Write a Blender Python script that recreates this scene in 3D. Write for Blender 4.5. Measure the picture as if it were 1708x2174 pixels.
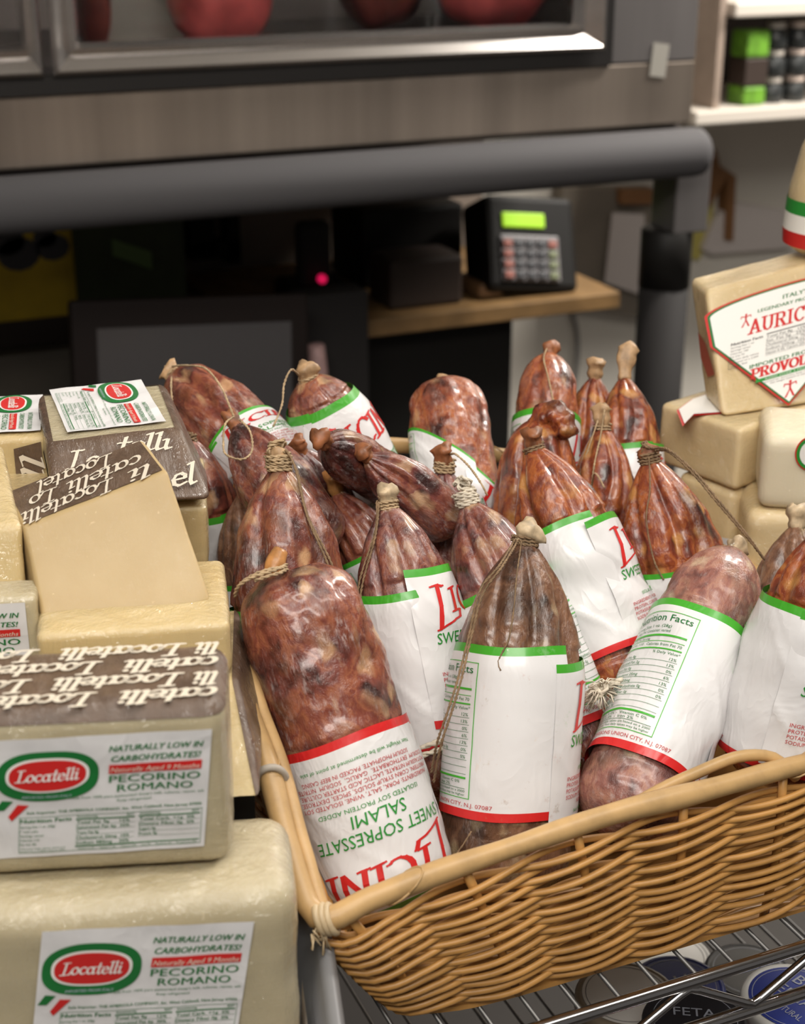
import bpy, bmesh, math, random
import numpy as np
from mathutils import Vector, Matrix, noise
random.seed(7)
sc = bpy.context.scene
for o in list(bpy.data.objects): bpy.data.objects.remove(o)
COL = sc.collection
# ------------------------------------------------------------------ camera, world, lamps, exposure
FPX, CX, CY = 3300.0, 854.0, 1087.0
TH, YAW = math.atan(1357/3300), math.radians(23.5)
RT = Vector((math.cos(YAW), -math.sin(YAW), 0))
FH = Vector((math.sin(YAW), math.cos(YAW), 0))
FW = FH*math.cos(TH) - Vector((0, 0, math.sin(TH)))
UP = FH*math.sin(TH) + Vector((0, 0, math.cos(TH)))
CAM = Vector((0, 0, 1.6))
def at(px, py, t): return CAM + t*(FW + (px-CX)/FPX*RT - (py-CY)/FPX*UP)
def on_z(px, py, z):
    d = FW + (px-CX)/FPX*RT - (py-CY)/FPX*UP; return CAM + d*((z-1.6)/d.z)
def on_y(px, py, y):
    d = FW + (px-CX)/FPX*RT - (py-CY)/FPX*UP; return CAM + d*(y/d.y)
def proj(p):
    d = Vector(p)-CAM; t = d.dot(FW); return CX+FPX*d.dot(RT)/t, CY-FPX*d.dot(UP)/t
cd = bpy.data.cameras.new('camera'); cam = bpy.data.objects.new('camera', cd); COL.objects.link(cam)
cam.matrix_world = Matrix(((RT.x, UP.x, -FW.x, CAM.x), (RT.y, UP.y, -FW.y, CAM.y), (RT.z, UP.z, -FW.z, CAM.z), (0, 0, 0, 1)))
cd.sensor_fit = 'VERTICAL'; cd.sensor_height = 24; cd.sensor_width = 24*1708/2174
cd.lens = FPX/2174*24; cd.clip_start = .02
cd.dof.use_dof = True; cd.dof.focus_distance = .96; cd.dof.aperture_fstop = 5.6
sc.camera = cam
w = bpy.data.worlds.new('world'); sc.world = w; w.use_nodes = True
w.node_tree.nodes['Background'].inputs[0].default_value = (1, .93, .86, 1)
w.node_tree.nodes['Background'].inputs[1].default_value = .125
sc.view_settings.view_transform = 'Standard'; sc.view_settings.look = 'None'
sc.view_settings.exposure = -.13; sc.view_settings.gamma = 1; sc.view_settings.use_curve_mapping = False
def lamp(name, loc, size, power, target=None, color=(1, .95, .88)):
    l = bpy.data.lights.new(name, 'AREA'); l.shape = 'RECTANGLE'; l.size, l.size_y = size; l.energy = power; l.color = color
    o = bpy.data.objects.new(name, l); COL.objects.link(o); o.location = loc
    if target: o.rotation_euler = (Vector(target)-Vector(loc)).to_track_quat('-Z', 'Y').to_euler()
    return o
lamp('overhead_lamp', (.15, .45, 2.75), (1.2, .25), 12, (.3, .8, 1.1))
lamp('overhead_lamp', (.9, .1, 2.75), (1.2, .25), 13, (.5, .8, 1.1))
lamp('overhead_lamp', (-.5, -.6, 2.8), (1.3, .4), 34, (.3, .8, 1.1))
lamp('overhead_lamp', (-.2, -2.1, 2.85), (2.4, .5), 4, (.2, .8, 1.1))  # extra front lamp, added for highlights on the upright cheese faces
lamp('overhead_lamp', (2.7, 1.7, 2.8), (1.2, .3), 140, (2.4, 3.1, .8))
# ------------------------------------------------------------------ helpers
MW = {}
def tag(o, label, cat, group=None, kind=None):
    o['label'] = label; o['category'] = cat
    if group: o['group'] = group
    if kind: o['kind'] = kind
    return o
def root(name, label, cat, loc=(0, 0, 0), rot=None, group=None):
    o = bpy.data.objects.new(name, None); o.empty_display_size = .02; COL.objects.link(o)
    m = Matrix.Translation(loc) @ (rot.to_4x4() if rot else Matrix.Identity(4))
    o.matrix_world = m; MW[o] = m
    return tag(o, label, cat, group)
def obj(name, V, Fc, mats, parent=None, smooth=False, fmat=None, uv=None, loc=None):
    """one mesh object from WORLD-space vertices"""
    me = bpy.data.meshes.new(name)
    M = MW.get(parent) if parent else None
    V = np.asarray([tuple(v) for v in V], dtype=float) if not isinstance(V, np.ndarray) else V.astype(float)
    if parent is None:
        if loc is None: loc = (*(V[:, :2].min(0)+V[:, :2].max(0))/2, V[:, 2].min())
        M = Matrix.Translation(loc)
    Mi = np.array(M.inverted())
    L = V@Mi[:3, :3].T + Mi[:3, 3]
    me.from_pydata(L.tolist(), [], [tuple(f) for f in Fc])
    for m in (mats if isinstance(mats, (list, tuple)) else [mats]): me.materials.append(m)
    if fmat is not None: me.polygons.foreach_set('material_index', list(fmat))
    if smooth: me.polygons.foreach_set('use_smooth', [True]*len(me.polygons))
    if uv is not None:
        ul = me.uv_layers.new(name='UVMap'); li = np.empty(len(me.loops), dtype=np.int32); me.loops.foreach_get('vertex_index', li)
        ul.data.foreach_set('uv', np.asarray(uv)[li].ravel())
    me.update()
    o = bpy.data.objects.new(name, me); COL.objects.link(o)
    if parent is None: o.matrix_world = M; MW[o] = M
    else:
        o.parent = parent; MW[o] = MW[parent]
    return o
class G:
    """collects shapes, world space"""
    def __init__(s): s.V = []; s.F = []; s.m = []
    def add(s, V, F, mi=0):
        b = len(s.V); s.V += [tuple(v) for v in V]; s.F += [tuple(i+b for i in f) for f in F]; s.m += [mi]*len(F); return s
    def box(s, lo, hi, M=None, mi=0, bev=0):
        bm = bmesh.new(); bmesh.ops.create_cube(bm, size=1)
        for v in bm.verts: v.co = Vector(((v.co.x+.5)*(hi[0]-lo[0])+lo[0], (v.co.y+.5)*(hi[1]-lo[1])+lo[1], (v.co.z+.5)*(hi[2]-lo[2])+lo[2]))
        if bev: bmesh.ops.bevel(bm, geom=list(bm.edges), offset=bev, segments=2, affect='EDGES', profile=.5)
        return s.bm(bm, M, mi)
    def bm(s, bm, M=None, mi=0):
        bm.verts.index_update(); V = [(M@v.co if M else v.co.copy()) for v in bm.verts]; F = [[v.index for v in f.verts] for f in bm.faces]
        bm.free(); return s.add(V, F, mi)
    def tube(s, P, r, n=8, closed=False, mi=0, caps=True):
        P = [Vector(p) for p in P]; k = len(P); rr = r if hasattr(r, '__len__') else [r]*k
        V = []; F = []; up = None
        for i, p in enumerate(P):
            t = (P[(i+1) % k]-P[i-1]) if closed else (P[min(i+1, k-1)]-P[max(i-1, 0)])
            t = t.normalized() if t.length > 1e-9 else Vector((0, 0, 1))
            if up is None: up = t.orthogonal().normalized()
            up = (up - t*up.dot(t)); up = up.normalized() if up.length > 1e-6 else t.orthogonal().normalized()
            q = t.cross(up)
            for j in range(n):
                a = 2*math.pi*j/n; V.append(p+(up*math.cos(a)+q*math.sin(a))*rr[i])
        for i in range(k if closed else k-1):
            i2 = (i+1) % k
            for j in range(n): F.append((i*n+j, i*n+(j+1) % n, i2*n+(j+1) % n, i2*n+j))
        if not closed and caps: F.append(tuple(range(n-1, -1, -1))); F.append(tuple((k-1)*n+j for j in range(n)))
        return s.add(V, F, mi)
    def twine(s, P, r, pitch=None, ply=2, mi=0):
        """twisted cord along P"""
        P = smooth_path(P, .0022 if r < .002 else .004); pitch = pitch or r*7
        L = 0; acc = [0]
        for a, b in zip(P, P[1:]): L += (b-a).length; acc.append(L)
        up = None; fr = []
        for i, p in enumerate(P):
            t = (P[min(i+1, len(P)-1)]-P[max(i-1, 0)]); t = t.normalized() if t.length > 1e-9 else Vector((0, 0, 1))
            if up is None: up = t.orthogonal().normalized()
            up = up-t*up.dot(t); up = up.normalized() if up.length > 1e-6 else t.orthogonal().normalized(); fr.append((up.copy(), t.cross(up)))
        for k in range(ply):
            Q = []
            for i, p in enumerate(P):
                a = 2*math.pi*(acc[i]/pitch+k/ply); u, q = fr[i]; Q.append(p+(u*math.cos(a)+q*math.sin(a))*r*.5)
            s.tube(Q, r*.62, 5, mi=mi)
        return s
    def lathe(s, prof, M, n=24, mi=0):
        V = []; F = []
        for r, z in prof:
            for j in range(n): a = 2*math.pi*j/n; V.append(M@Vector((r*math.cos(a), r*math.sin(a), z)))
        for i in range(len(prof)-1):
            for j in range(n): F.append((i*n+j, i*n+(j+1) % n, (i+1)*n+(j+1) % n, (i+1)*n+j))
        F.append(tuple(range(n-1, -1, -1))); F.append(tuple((len(prof)-1)*n+j for j in range(n)))
        return s.add(V, F, mi)
    def obj(s, name, mats, parent=None, smooth=False): return obj(name, np.array(s.V), s.F, mats, parent, smooth, s.m)
def smooth_path(P, step):
    P = [Vector(p) for p in P]; out = []
    for i in range(len(P)-1):
        p0 = P[max(i-1, 0)]; p1 = P[i]; p2 = P[i+1]; p3 = P[min(i+2, len(P)-1)]
        n = max(2, int((p2-p1).length/step))
        for k in range(n):
            t = k/n; out.append(.5*((2*p1)+(p2-p0)*t+(2*p0-5*p1+4*p2-p3)*t*t+(3*p1-p0-3*p2+p3)*t**3))
    out.append(P[-1]); return out
def struct(o): o['kind'] = 'structure'; return o
# ------------------------------------------------------------------ materials
def mat(name):
    m = bpy.data.materials.new(name); m.use_nodes = True; nt = m.node_tree
    return m, nt, nt.nodes['Principled BSDF']
def N(nt, kind, **kw):
    n = nt.nodes.new('ShaderNode'+kind)
    for k, v in kw.items():
        if k.startswith('_'): setattr(n, k[1:], v)
        else: n.inputs[k.replace('__', ' ')].default_value = v
    return n
def ramp(nt, src, stops, interp='LINEAR'):
    r = nt.nodes.new('ShaderNodeValToRGB'); r.color_ramp.interpolation = interp; e = r.color_ramp.elements
    while len(e) < len(stops): e.new(.5)
    for el, (p, c) in zip(e, stops): el.position = p; el.color = (*c, 1) if len(c) == 3 else c
    nt.links.new(src, r.inputs[0]); return r.outputs[0]
def mix(nt, fac, a, b, mode='MIX'):
    m = nt.nodes.new('ShaderNodeMix'); m.data_type = 'RGBA'; m.blend_type = mode
    for sock, v in ((m.inputs[0], fac), (m.inputs[6], a), (m.inputs[7], b)):
        if hasattr(v, 'links'): nt.links.new(v, sock)
        else: sock.default_value = v if not isinstance(v, tuple) else (*v, 1)[:4]
    return m.outputs[2]
def math_(nt, op, a, b=0.0):
    m = nt.nodes.new('ShaderNodeMath'); m.operation = op; m.use_clamp = op in ('MULTIPLY_ADD',)
    for i, v in enumerate((a, b)):
        if hasattr(v, 'links'): nt.links.new(v, m.inputs[i])
        else: m.inputs[i].default_value = v
    return m.outputs[0]
def coords(nt, kind='Object', scale=(1, 1, 1), loc=(0, 0, 0)):
    tc = nt.nodes.new('ShaderNodeTexCoord'); mp = nt.nodes.new('ShaderNodeMapping')
    mp.inputs['Scale'].default_value = scale; mp.inputs['Location'].default_value = loc
    nt.links.new(tc.outputs[kind], mp.inputs[0]); return mp.outputs[0]
def noise_(nt, vec, scale, detail=3, rough=.5, dist=0):
    n = N(nt, 'TexNoise', Scale=scale, Detail=detail, Roughness=rough, Distortion=dist); nt.links.new(vec, n.inputs[0]); return n.outputs[0]
def bump(nt, h, strength, dist=.001, normal=None):
    b = N(nt, 'Bump', Strength=strength, Distance=dist); nt.links.new(h, b.inputs['Height'])
    if normal: nt.links.new(normal, b.inputs['Normal'])
    return b.outputs[0]
def plain(name, c, rough=.5, metal=0, spec=.5, var=0, emit=0, vscale=30):
    m, nt, p = mat(name); p.inputs['Base Color'].default_value = (*c, 1); p.inputs['Roughness'].default_value = rough
    p.inputs['Metallic'].default_value = metal; p.inputs['Specular IOR Level'].default_value = spec
    if var:
        n = noise_(nt, coords(nt), vscale, 4)
        nt.links.new(ramp(nt, n, [(.3, tuple(x*(1-var) for x in c)), (.7, tuple(min(1, x*(1+var)) for x in c))]), p.inputs['Base Color'])
    if emit: p.inputs['Emission Color'].default_value = (*c, 1); p.inputs['Emission Strength'].default_value = emit
    return m
def casing_mat(name, dark, mid, bright, fat, mold=.5, seed=0, powder=(.55, .47, .45)):
    m, nt, p = mat(name); L = nt.links
    v = coords(nt, 'Object', (1, 1, .75), (seed, seed*.7, seed*1.3))
    warp = N(nt, 'TexNoise', Scale=52, Detail=3); L.new(v, warp.inputs[0])
    va = N(nt, 'VectorMath', _operation='MULTIPLY_ADD'); L.new(warp.outputs[1], va.inputs[0]); va.inputs[1].default_value = (.022,)*3; L.new(v, va.inputs[2])
    vw = va.outputs[0]
    base = ramp(nt, noise_(nt, vw, 52, 3, .52), [(.32, dark), (.44, mid), (.52, bright), (.57, mid), (.66, bright)])
    vo = N(nt, 'TexVoronoi', Scale=62, _feature='SMOOTH_F1', Smoothness=.35); L.new(vw, vo.inputs['Vector'])
    sel = N(nt, 'TexVoronoi', Scale=62); L.new(vw, sel.inputs['Vector'])
    sx = N(nt, 'SeparateColor'); L.new(sel.outputs['Color'], sx.inputs[0])
    fm = math_(nt, 'MULTIPLY', ramp(nt, vo.outputs['Distance'], [(.24, (1,)*3), (.42, (0,)*3)]), ramp(nt, sx.outputs[0], [(.36, (0,)*3), (.46, (1,)*3)]))
    fm = math_(nt, 'MULTIPLY', fm, ramp(nt, noise_(nt, vw, 30, 2), [(.33, (.25,)*3), (.55, (.95,)*3)]))
    c1 = mix(nt, fm, base, fat)
    blot = ramp(nt, noise_(nt, v, 34, 3, .6), [(.34, (.38,)*3), (.50, (1,)*3)])
    c1 = mix(nt, 1.0, c1, blot, 'MULTIPLY')
    vs = coords(nt, 'Object', (1, 1, .35), (seed*2, 0, 0))
    pw = math_(nt, 'MULTIPLY', ramp(nt, noise_(nt, vs, 420, 5, .7), [(.5, (0,)*3), (.68, (1,)*3)]), ramp(nt, noise_(nt, v, 40, 3), [(.62-.28*mold, (0,)*3), (.78-.2*mold, (1,)*3)]))
    haze = math_(nt, 'MULTIPLY', ramp(nt, noise_(nt, v, 55, 5, .7), [(.52, (0,)*3), (.75, (1,)*3)]), .22*mold)
    pw = math_(nt, 'MAXIMUM', math_(nt, 'MULTIPLY', pw, .55), haze)
    L.new(mix(nt, pw, c1, powder), p.inputs['Base Color'])
    L.new(math_(nt, 'ADD', math_(nt, 'MULTIPLY', pw, .5), .27), p.inputs['Roughness'])
    b = bump(nt, noise_(nt, vw, 85, 5, .65), .7, .0018)
    b = bump(nt, noise_(nt, coords(nt, 'Object', (1, 1, .25), (seed, 0, 0)), 300, 5, .7), .75, .0010, b)
    L.new(b, p.inputs['Normal'])
    p.inputs['Coat Weight'].default_value = .4; p.inputs['Coat Roughness'].default_value = .16
    p.inputs['Subsurface Weight'].default_value = .08; p.inputs['Subsurface Radius'].default_value = (.006, .002, .001); p.inputs['Subsurface Scale'].default_value = 1
    return m
CAS = {
 'plum': casing_mat('casing_plum', (.045, .012, .009), (.19, .046, .030), (.31, .10, .05), (.52, .30, .155), .5, .3),
 'plum2': casing_mat('casing_purple', (.035, .011, .010), (.15, .040, .033), (.26, .085, .05), (.46, .28, .16), .8, 2.1),
 'pale': casing_mat('casing_pale', (.12, .042, .036), (.29, .115, .088), (.40, .19, .13), (.60, .44, .30), .5, 4.2),
 'rust': casing_mat('casing_rust', (.04, .010, .006), (.22, .042, .016), (.39, .11, .028), (.52, .24, .07), .15, 5.4),
 'dusty': casing_mat('casing_dusty_rust', (.07, .018, .012), (.27, .065, .030), (.41, .13, .045), (.46, .25, .12), .6, 7.7, (.52, .42, .38)),
 'olive': casing_mat('casing_olive', (.045, .021, .012), (.15, .068, .038), (.24, .12, .066), (.38, .27, .155), .25, 9.1),
}
def paper_mat(name, stain=0, bands=True, wr=1.0):
    m, nt, p = mat(name); L = nt.links
    col = (.74, .725, .725)
    v = coords(nt)
    if bands:
        uv = nt.nodes.new('ShaderNodeUVMap'); sp = N(nt, 'SeparateXYZ'); L.new(uv.outputs[0], sp.inputs[0])
        c = ramp(nt, sp.outputs[1], [(0, (.62, .018, .018)), (.048, col), (.948, (.055, .36, .022))], 'CONSTANT')
    else:
        rgb = N(nt, 'RGB'); rgb.outputs[0].default_value = (*col, 1); c = rgb.outputs[0]
    if stain:
        a = ramp(nt, noise_(nt, v, 75, 6, .75), [(.60, (0,)*3), (.72, (1,)*3)])
        hue = ramp(nt, noise_(nt, v, 22, 1), [(.38, (.30, .22, .12)), (.5, (.62, .30, .28)), (.6, (.30, .52, .26))])
        c = mix(nt, math_(nt, 'MULTIPLY', a, .55), c, hue)
        a2 = ramp(nt, noise_(nt, coords(nt, 'Object', (1, 1, .4)), 130, 5, .7), [(.64, (0,)*3), (.68, (1,)*3)])
        c = mix(nt, math_(nt, 'MULTIPLY', a2, .8), c, (.74, .68, .64))
    L.new(c, p.inputs['Base Color']); p.inputs['Roughness'].default_value = .38
    p.inputs['Coat Weight'].default_value = .25; p.inputs['Coat Roughness'].default_value = .12
    b = bump(nt, ramp(nt, noise_(nt, coords(nt, 'Object', (1, 1, .6)), 38, 3, .55, .6), [(.25, (0,)*3), (.5, (1,)*3), (.75, (.1,)*3)]), .32*wr, .0022)
    b = bump(nt, noise_(nt, v, 120, 3), .12*wr, .0012, b); L.new(b, p.inputs['Normal'])
    return m
PAPER = paper_mat('label_paper'); PAPER_WORN = paper_mat('label_paper_worn', 1, wr=.4); CARD = paper_mat('sticker_paper', 0, False, .55)
INK = {'g': plain('ink_green', (.022, .26, .035), .4), 'r': plain('ink_red', (.60, .022, .02), .4), 'w': plain('ink_white', (.86, .84, .8), .4),
       'k': plain('ink_black', (.03, .03, .03), .5), 'd': plain('ink_dark_green', (.012, .16, .035), .4), 'c': plain('ink_crimson', (.5, .03, .035), .4),
       's': plain('ink_script_cream', (.72, .64, .52), .55), 'l': plain('ink_leaf_green', (.06, .42, .03), .4), 'b': plain('ink_pale_blue', (.45, .5, .6), .4)}
INKK = list(INK)
def cheese_mat(name, a, b, film=.6, seed=0, streak=(1, 1, .18)):
    m, nt, p = mat(name); L = nt.links; v = coords(nt, 'Object', (1, 1, 1), (seed, seed, 0))
    c = ramp(nt, noise_(nt, v, 14, 4, .55), [(.3, a), (.7, b)])
    sp = ramp(nt, noise_(nt, v, 260, 2, .5), [(.70, (0,)*3), (.76, (1,)*3)])
    c = mix(nt, math_(nt, 'MULTIPLY', sp, .4), c, tuple(min(1, x*1.25+.08) for x in b))
    L.new(c, p.inputs['Base Color']); p.inputs['Roughness'].default_value = .5
    p.inputs['Subsurface Weight'].default_value = .12; p.inputs['Subsurface Radius'].default_value = (.012, .007, .003); p.inputs['Subsurface Scale'].default_value = 1
    L.new(bump(nt, noise_(nt, v, 60, 4), .12, .0015), p.inputs['Normal'])
    p.inputs['Coat Weight'].default_value = film; p.inputs['Coat Roughness'].default_value = .10; p.inputs['Coat IOR'].default_value = 1.75
    n1 = noise_(nt, coords(nt, 'Object', streak, (seed*3, 0, 0)), 75, 5, .65, .8)
    n2 = ramp(nt, noise_(nt, coords(nt, 'Object', (streak[2], 1, 1), (seed*3, 0, 2)), 160, 3, .6, .4), [(.45, (0,)*3), (.55, (1,)*3)])
    cr = ramp(nt, noise_(nt, coords(nt, 'Object', (streak[2]*1.6, 1, 1), (seed*5, 1, 3)), 48, 4, .6, 1.2), [(.42, (0,)*3), (.5, (1,)*3), (.58, (0,)*3)]); cr2 = ramp(nt, noise_(nt, coords(nt, 'Object', (1, 1, .3), (seed*2, 4, 3)), 70, 4, .6, 1.0), [(.44, (0,)*3), (.5, (1,)*3), (.56, (0,)*3)]); cb = bump(nt, n1, .9, .0085); cb = bump(nt, cr, .28, .0025, cb); cb = bump(nt, cr2, .22, .0018, cb); cb = bump(nt, n2, .3, .0010, cb); L.new(cb, p.inputs['Coat Normal'])
    return m
CH_WARM = cheese_mat('pecorino_paste_warm', (.46, .325, .15), (.54, .40, .21), .15, 1)
CH_PALE = cheese_mat('pecorino_paste_pale', (.42, .35, .215), (.52, .445, .29), 1, 2)
CH_YEL = cheese_mat('pecorino_paste_yellow', (.56, .41, .185), (.64, .505, .27), 1, 3)
CH_PROV = cheese_mat('provolone_paste', (.60, .44, .22), (.68, .53, .30), .8, 5, (.3, 1, 1))
CH_PROVW = cheese_mat('provolone_paste_white', (.70, .60, .42), (.76, .68, .50), .6, 6)
def rind_mat():
    m, nt, p = mat('rind_brown'); L = nt.links; v = coords(nt)
    c = ramp(nt, noise_(nt, v, 60, 5, .6), [(.3, (.075, .042, .024)), (.7, (.15, .092, .058))]); L.new(c, p.inputs['Base Color'])
    p.inputs['Roughness'].default_value = .55; p.inputs['Coat Weight'].default_value = .9; p.inputs['Coat Roughness'].default_value = .16
    cb = bump(nt, noise_(nt, coords(nt, 'Object', (1, .3, .3)), 110, 5, .7, .6), 1.0, .009); L.new(cb, p.inputs['Coat Normal'])
    return m
RIND = rind_mat()
def wicker_mat(name, c):
    m, nt, p = mat(name); L = nt.links
    n = noise_(nt, coords(nt), 45, 4, .6); L.new(ramp(nt, n, [(.25, tuple(x*.72 for x in c)), (.55, c), (.8, tuple(min(1, x*1.12) for x in c))]), p.inputs['Base Color'])
    p.inputs['Roughness'].default_value = .42; L.new(bump(nt, noise_(nt, coords(nt), 500, 3), .12, .0004), p.inputs['Normal']); return m
WICK = wicker_mat('wicker_honey', (.52, .265, .075)); CANE = wicker_mat('cane_rim', (.53, .335, .145)); WRAP = wicker_mat('cane_wrap_pale', (.60, .46, .28))
TWINE = plain('twine_tan', (.42, .30, .175), .85, var=.25, vscale=200); TWINE_D = plain('twine_brown', (.22, .14, .075), .85, var=.3, vscale=200); ROPE = plain('rope_white', (.62, .55, .44), .9, var=.2, vscale=250)
NUB = {'amber': plain('casing_end_amber', (.44, .20, .065), .35, var=.4, vscale=120), 'tan': plain('casing_end_tan', (.40, .25, .13), .5, var=.4, vscale=120), 'pale': plain('casing_end_pale', (.5, .38, .24), .55, var=.4, vscale=150), 'rust': plain('casing_end_rust', (.25, .09, .035), .5, var=.5, vscale=120)}
CHROME = plain('chrome', (.62, .61, .62), .14, 1); WIRE = plain('dull_wire', (.16, .155, .15), .45, .8)
def steel_mat(name, c, rough, sc3, metal=.7):
    m, nt, p = mat(name); p.inputs['Metallic'].default_value = metal; p.inputs['Roughness'].default_value = rough
    n = noise_(nt, coords(nt, 'Object', sc3), 6, 4, .6); nt.links.new(ramp(nt, n, [(.3, tuple(x*.72 for x in c)), (.7, tuple(x*1.2 for x in c))]), p.inputs['Base Color']); return m
STEEL = steel_mat('brushed_steel', (.36, .30, .25), .36, (1.6, 1, .05)); STEEL_B = steel_mat('bright_steel_frame', (.62, .58, .55), .24, (.2, 1, 1), .95); STEEL_D = steel_mat('post_steel', (.27, .25, .245), .42, (1, 1, .1))
RUB = plain('black_gasket', (.012, .010, .009), .5); FOAM = plain('grey_foam_tube', (.088, .084, .087), .75, spec=.25)
BLK = plain('black_plastic', (.010, .009, .008), .55, spec=.2); BLK2 = plain('charcoal_plastic', (.020, .018, .0175), .7, spec=.2); BRN = plain('dark_brown_box', (.03, .018, .013), .6)
def glass_mat():
    m, nt, p = mat('display_glass'); p.inputs['Base Color'].default_value = (1, 1, 1, 1); p.inputs['Roughness'].default_value = .02; p.inputs['IOR'].default_value = 1.2
    p.inputs['Transmission Weight'].default_value = 1; return m
GLASS = glass_mat()
# ------------------------------------------------------------------ writing: flat designs (x, y) with ink and layer
_tc = {}
def text2d(s, shear=0, bold=0, res=2):
    k = (s, shear, bold, res)
    if k not in _tc:
        cu = bpy.data.curves.new('t', 'FONT'); cu.body = s; cu.size = 1; cu.shear = shear; cu.resolution_u = res
        o = bpy.data.objects.new('t', cu); COL.objects.link(o); dg = bpy.context.evaluated_depsgraph_get(); dg.update()
        me = bpy.data.meshes.new_from_object(o.evaluated_get(dg))
        V = np.array([v.co[:2] for v in me.vertices]).reshape(-1, 2); F = [tuple(p.vertices) for p in me.polygons]
        bpy.data.objects.remove(o); bpy.data.curves.remove(cu); bpy.data.meshes.remove(me)
        if len(V): V = V-np.array([V[:, 0].min(), 0])
        _tc[k] = (V, F)
    return _tc[k]
class Design(list):
    def poly(s, pts, ink, lay=1): s.append((np.array(pts, float), [tuple(range(len(pts)))], ink, lay)); return s
    def rect(s, x0, y0, x1, y1, ink, lay=1): return s.poly([(x0, y0), (x1, y0), (x1, y1), (x0, y1)], ink, lay)
    def frame(s, x0, y0, x1, y1, t, ink):
        s.rect(x0, y0, x1, y0+t, ink); s.rect(x0, y1-t, x1, y1, ink); s.rect(x0, y0, x0+t, y1, ink); s.rect(x1-t, y0, x1, y1, ink)
    def oval(s, cx, cy, rx, ry, ink, lay=1, p=2.0, n=48):
        a = np.linspace(0, 2*math.pi, n, endpoint=False); c, q = np.cos(a), np.sin(a)
        s.append((np.stack([cx+rx*np.sign(c)*abs(c)**(2/p), cy+ry*np.sign(q)*abs(q)**(2/p)], 1), [tuple(range(n))], ink, lay)); return s
    def ring(s, cx, cy, rx, ry, t, ink, lay=1, n=40):
        a = np.linspace(0, 2*math.pi, n, endpoint=False)
        V = np.concatenate([np.stack([cx+rx*np.cos(a), cy+ry*np.sin(a)], 1), np.stack([cx+(rx-t)*np.cos(a), cy+(ry-t)*np.sin(a)], 1)])
        s.append((V, [(i, (i+1) % n, n+(i+1) % n, n+i) for i in range(n)], ink, lay)); return s
    def text(s, t, x, y, h, ink, w=None, shear=0, bold=0, align='c', lay=1, res=2):
        """cap height h, baseline y; w fixes the width"""
        V, F = text2d(t, shear, bold, res)
        if not len(V): return s
        k = h/.73; W = V[:, 0].max()+1.6*bold; kx = k if w is None else w/W
        X = V*np.array([kx, k]); ww = W*kx
        for q in ((0, 1, 2) if bold else (0,)): s.append((X+np.array([x-(ww/2 if align == 'c' else ww if align == 'r' else 0)+q*.8*bold*kx, y]), F, ink, lay+.06*q))
        return s
    def glyphs(s, gl, word, x, y, h, ink, w=None, slant=.25, nib=(.17, .05, 35), lay=1, align='c', gap=.0):
        """pen-drawn letters: x-height 1 unit = h"""
        nw, nt_, na = nib; nx, ny = math.cos(math.radians(na))*nw/2, math.sin(math.radians(na))*nw/2; cur = 0; VV = []; FF = []
        for ch in word:
            if ch == ' ': cur += .6; continue
            st, adv = gl[ch]
            for line in st:
                pts = [(px+cur, py) for px, py in line]
                if len(pts) == 1:
                    b = len(VV); VV += [(pts[0][0]+nw*.55*math.cos(i*math.pi/4), pts[0][1]+nw*.55*math.sin(i*math.pi/4)) for i in range(8)]; FF.append(tuple(range(b, b+8))); continue
                for (x0, y0), (x1, y1) in zip(pts, pts[1:]):
                    for ox, oy in ((nx, ny), (-ny*nt_/nw*1.2, nx*nt_/nw*1.2)):
                        b = len(VV); VV += [(x0-ox, y0-oy), (x0+ox, y0+oy), (x1+ox, y1+oy), (x1-ox, y1-oy)]; FF.append((b, b+1, b+2, b+3))
                for (x0, y0) in pts:
                    b = len(VV); c = .5
                    VV += [(x0-nx+ny*c, y0-ny-nx*c), (x0+nx+ny*c, y0+ny-nx*c), (x0+nx-ny*c, y0+ny+nx*c), (x0-nx-ny*c, y0-ny+nx*c)]; FF.append((b, b+1, b+2, b+3))
            cur += adv+gap
        V = np.array(VV); V[:, 0] += slant*V[:, 1]; V[:, 0] -= V[:, 0].min(); W = V[:, 0].max()
        kx = h if w is None else w/W; V = V*np.array([kx, h]); ww = W*kx
        V = V+np.array([x-(ww/2 if align == 'c' else 0), y])
        for i, f in enumerate(FF): s.append((V[list(f)], [tuple(range(len(f)))], ink, lay+.035*(i % 14)))
        return s
    def sub(s, fx, fy, sx, sy):
        d = Design()
        for V, F, i, l in s: d.append((np.stack([V[:, 0]*sx+fx, V[:, 1]*sy+fy], 1), F, i, l))
        return d
    def bend(s, cell):
        """cut faces into strips no wider than cell so they can wrap a curved sheet"""
        d = Design()
        for V, F, i, l in s:
            x0, x1 = V[:, 0].min(), V[:, 0].max(); y0, y1 = V[:, 1].min(), V[:, 1].max()
            if x1-x0 <= cell and y1-y0 <= cell*4: d.append((V, F, i, l)); continue
            bm = bmesh.new(); vs = [bm.verts.new((a, b, 0)) for a, b in V]
            for f in F:
                try: bm.faces.new([vs[j] for j in f])
                except ValueError: pass
            for ax, lo, hi in ((0, x0, x1), (1, y0, y1)):
                n = int((hi-lo)/(cell if ax == 0 else cell*3))
                for k in range(1, n+1):
                    co = [0, 0, 0]; no = [0, 0, 0]; co[ax] = lo+(hi-lo)*k/(n+1); no[ax] = 1
                    bmesh.ops.bisect_plane(bm, geom=bm.verts[:]+bm.edges[:]+bm.faces[:], dist=1e-7, plane_co=co, plane_no=no)
            bm.verts.index_update(); d.append((np.array([v.co[:2] for v in bm.verts]), [tuple(v.index for v in f.verts) for f in bm.faces], i, l)); bm.free()
        return d
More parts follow.
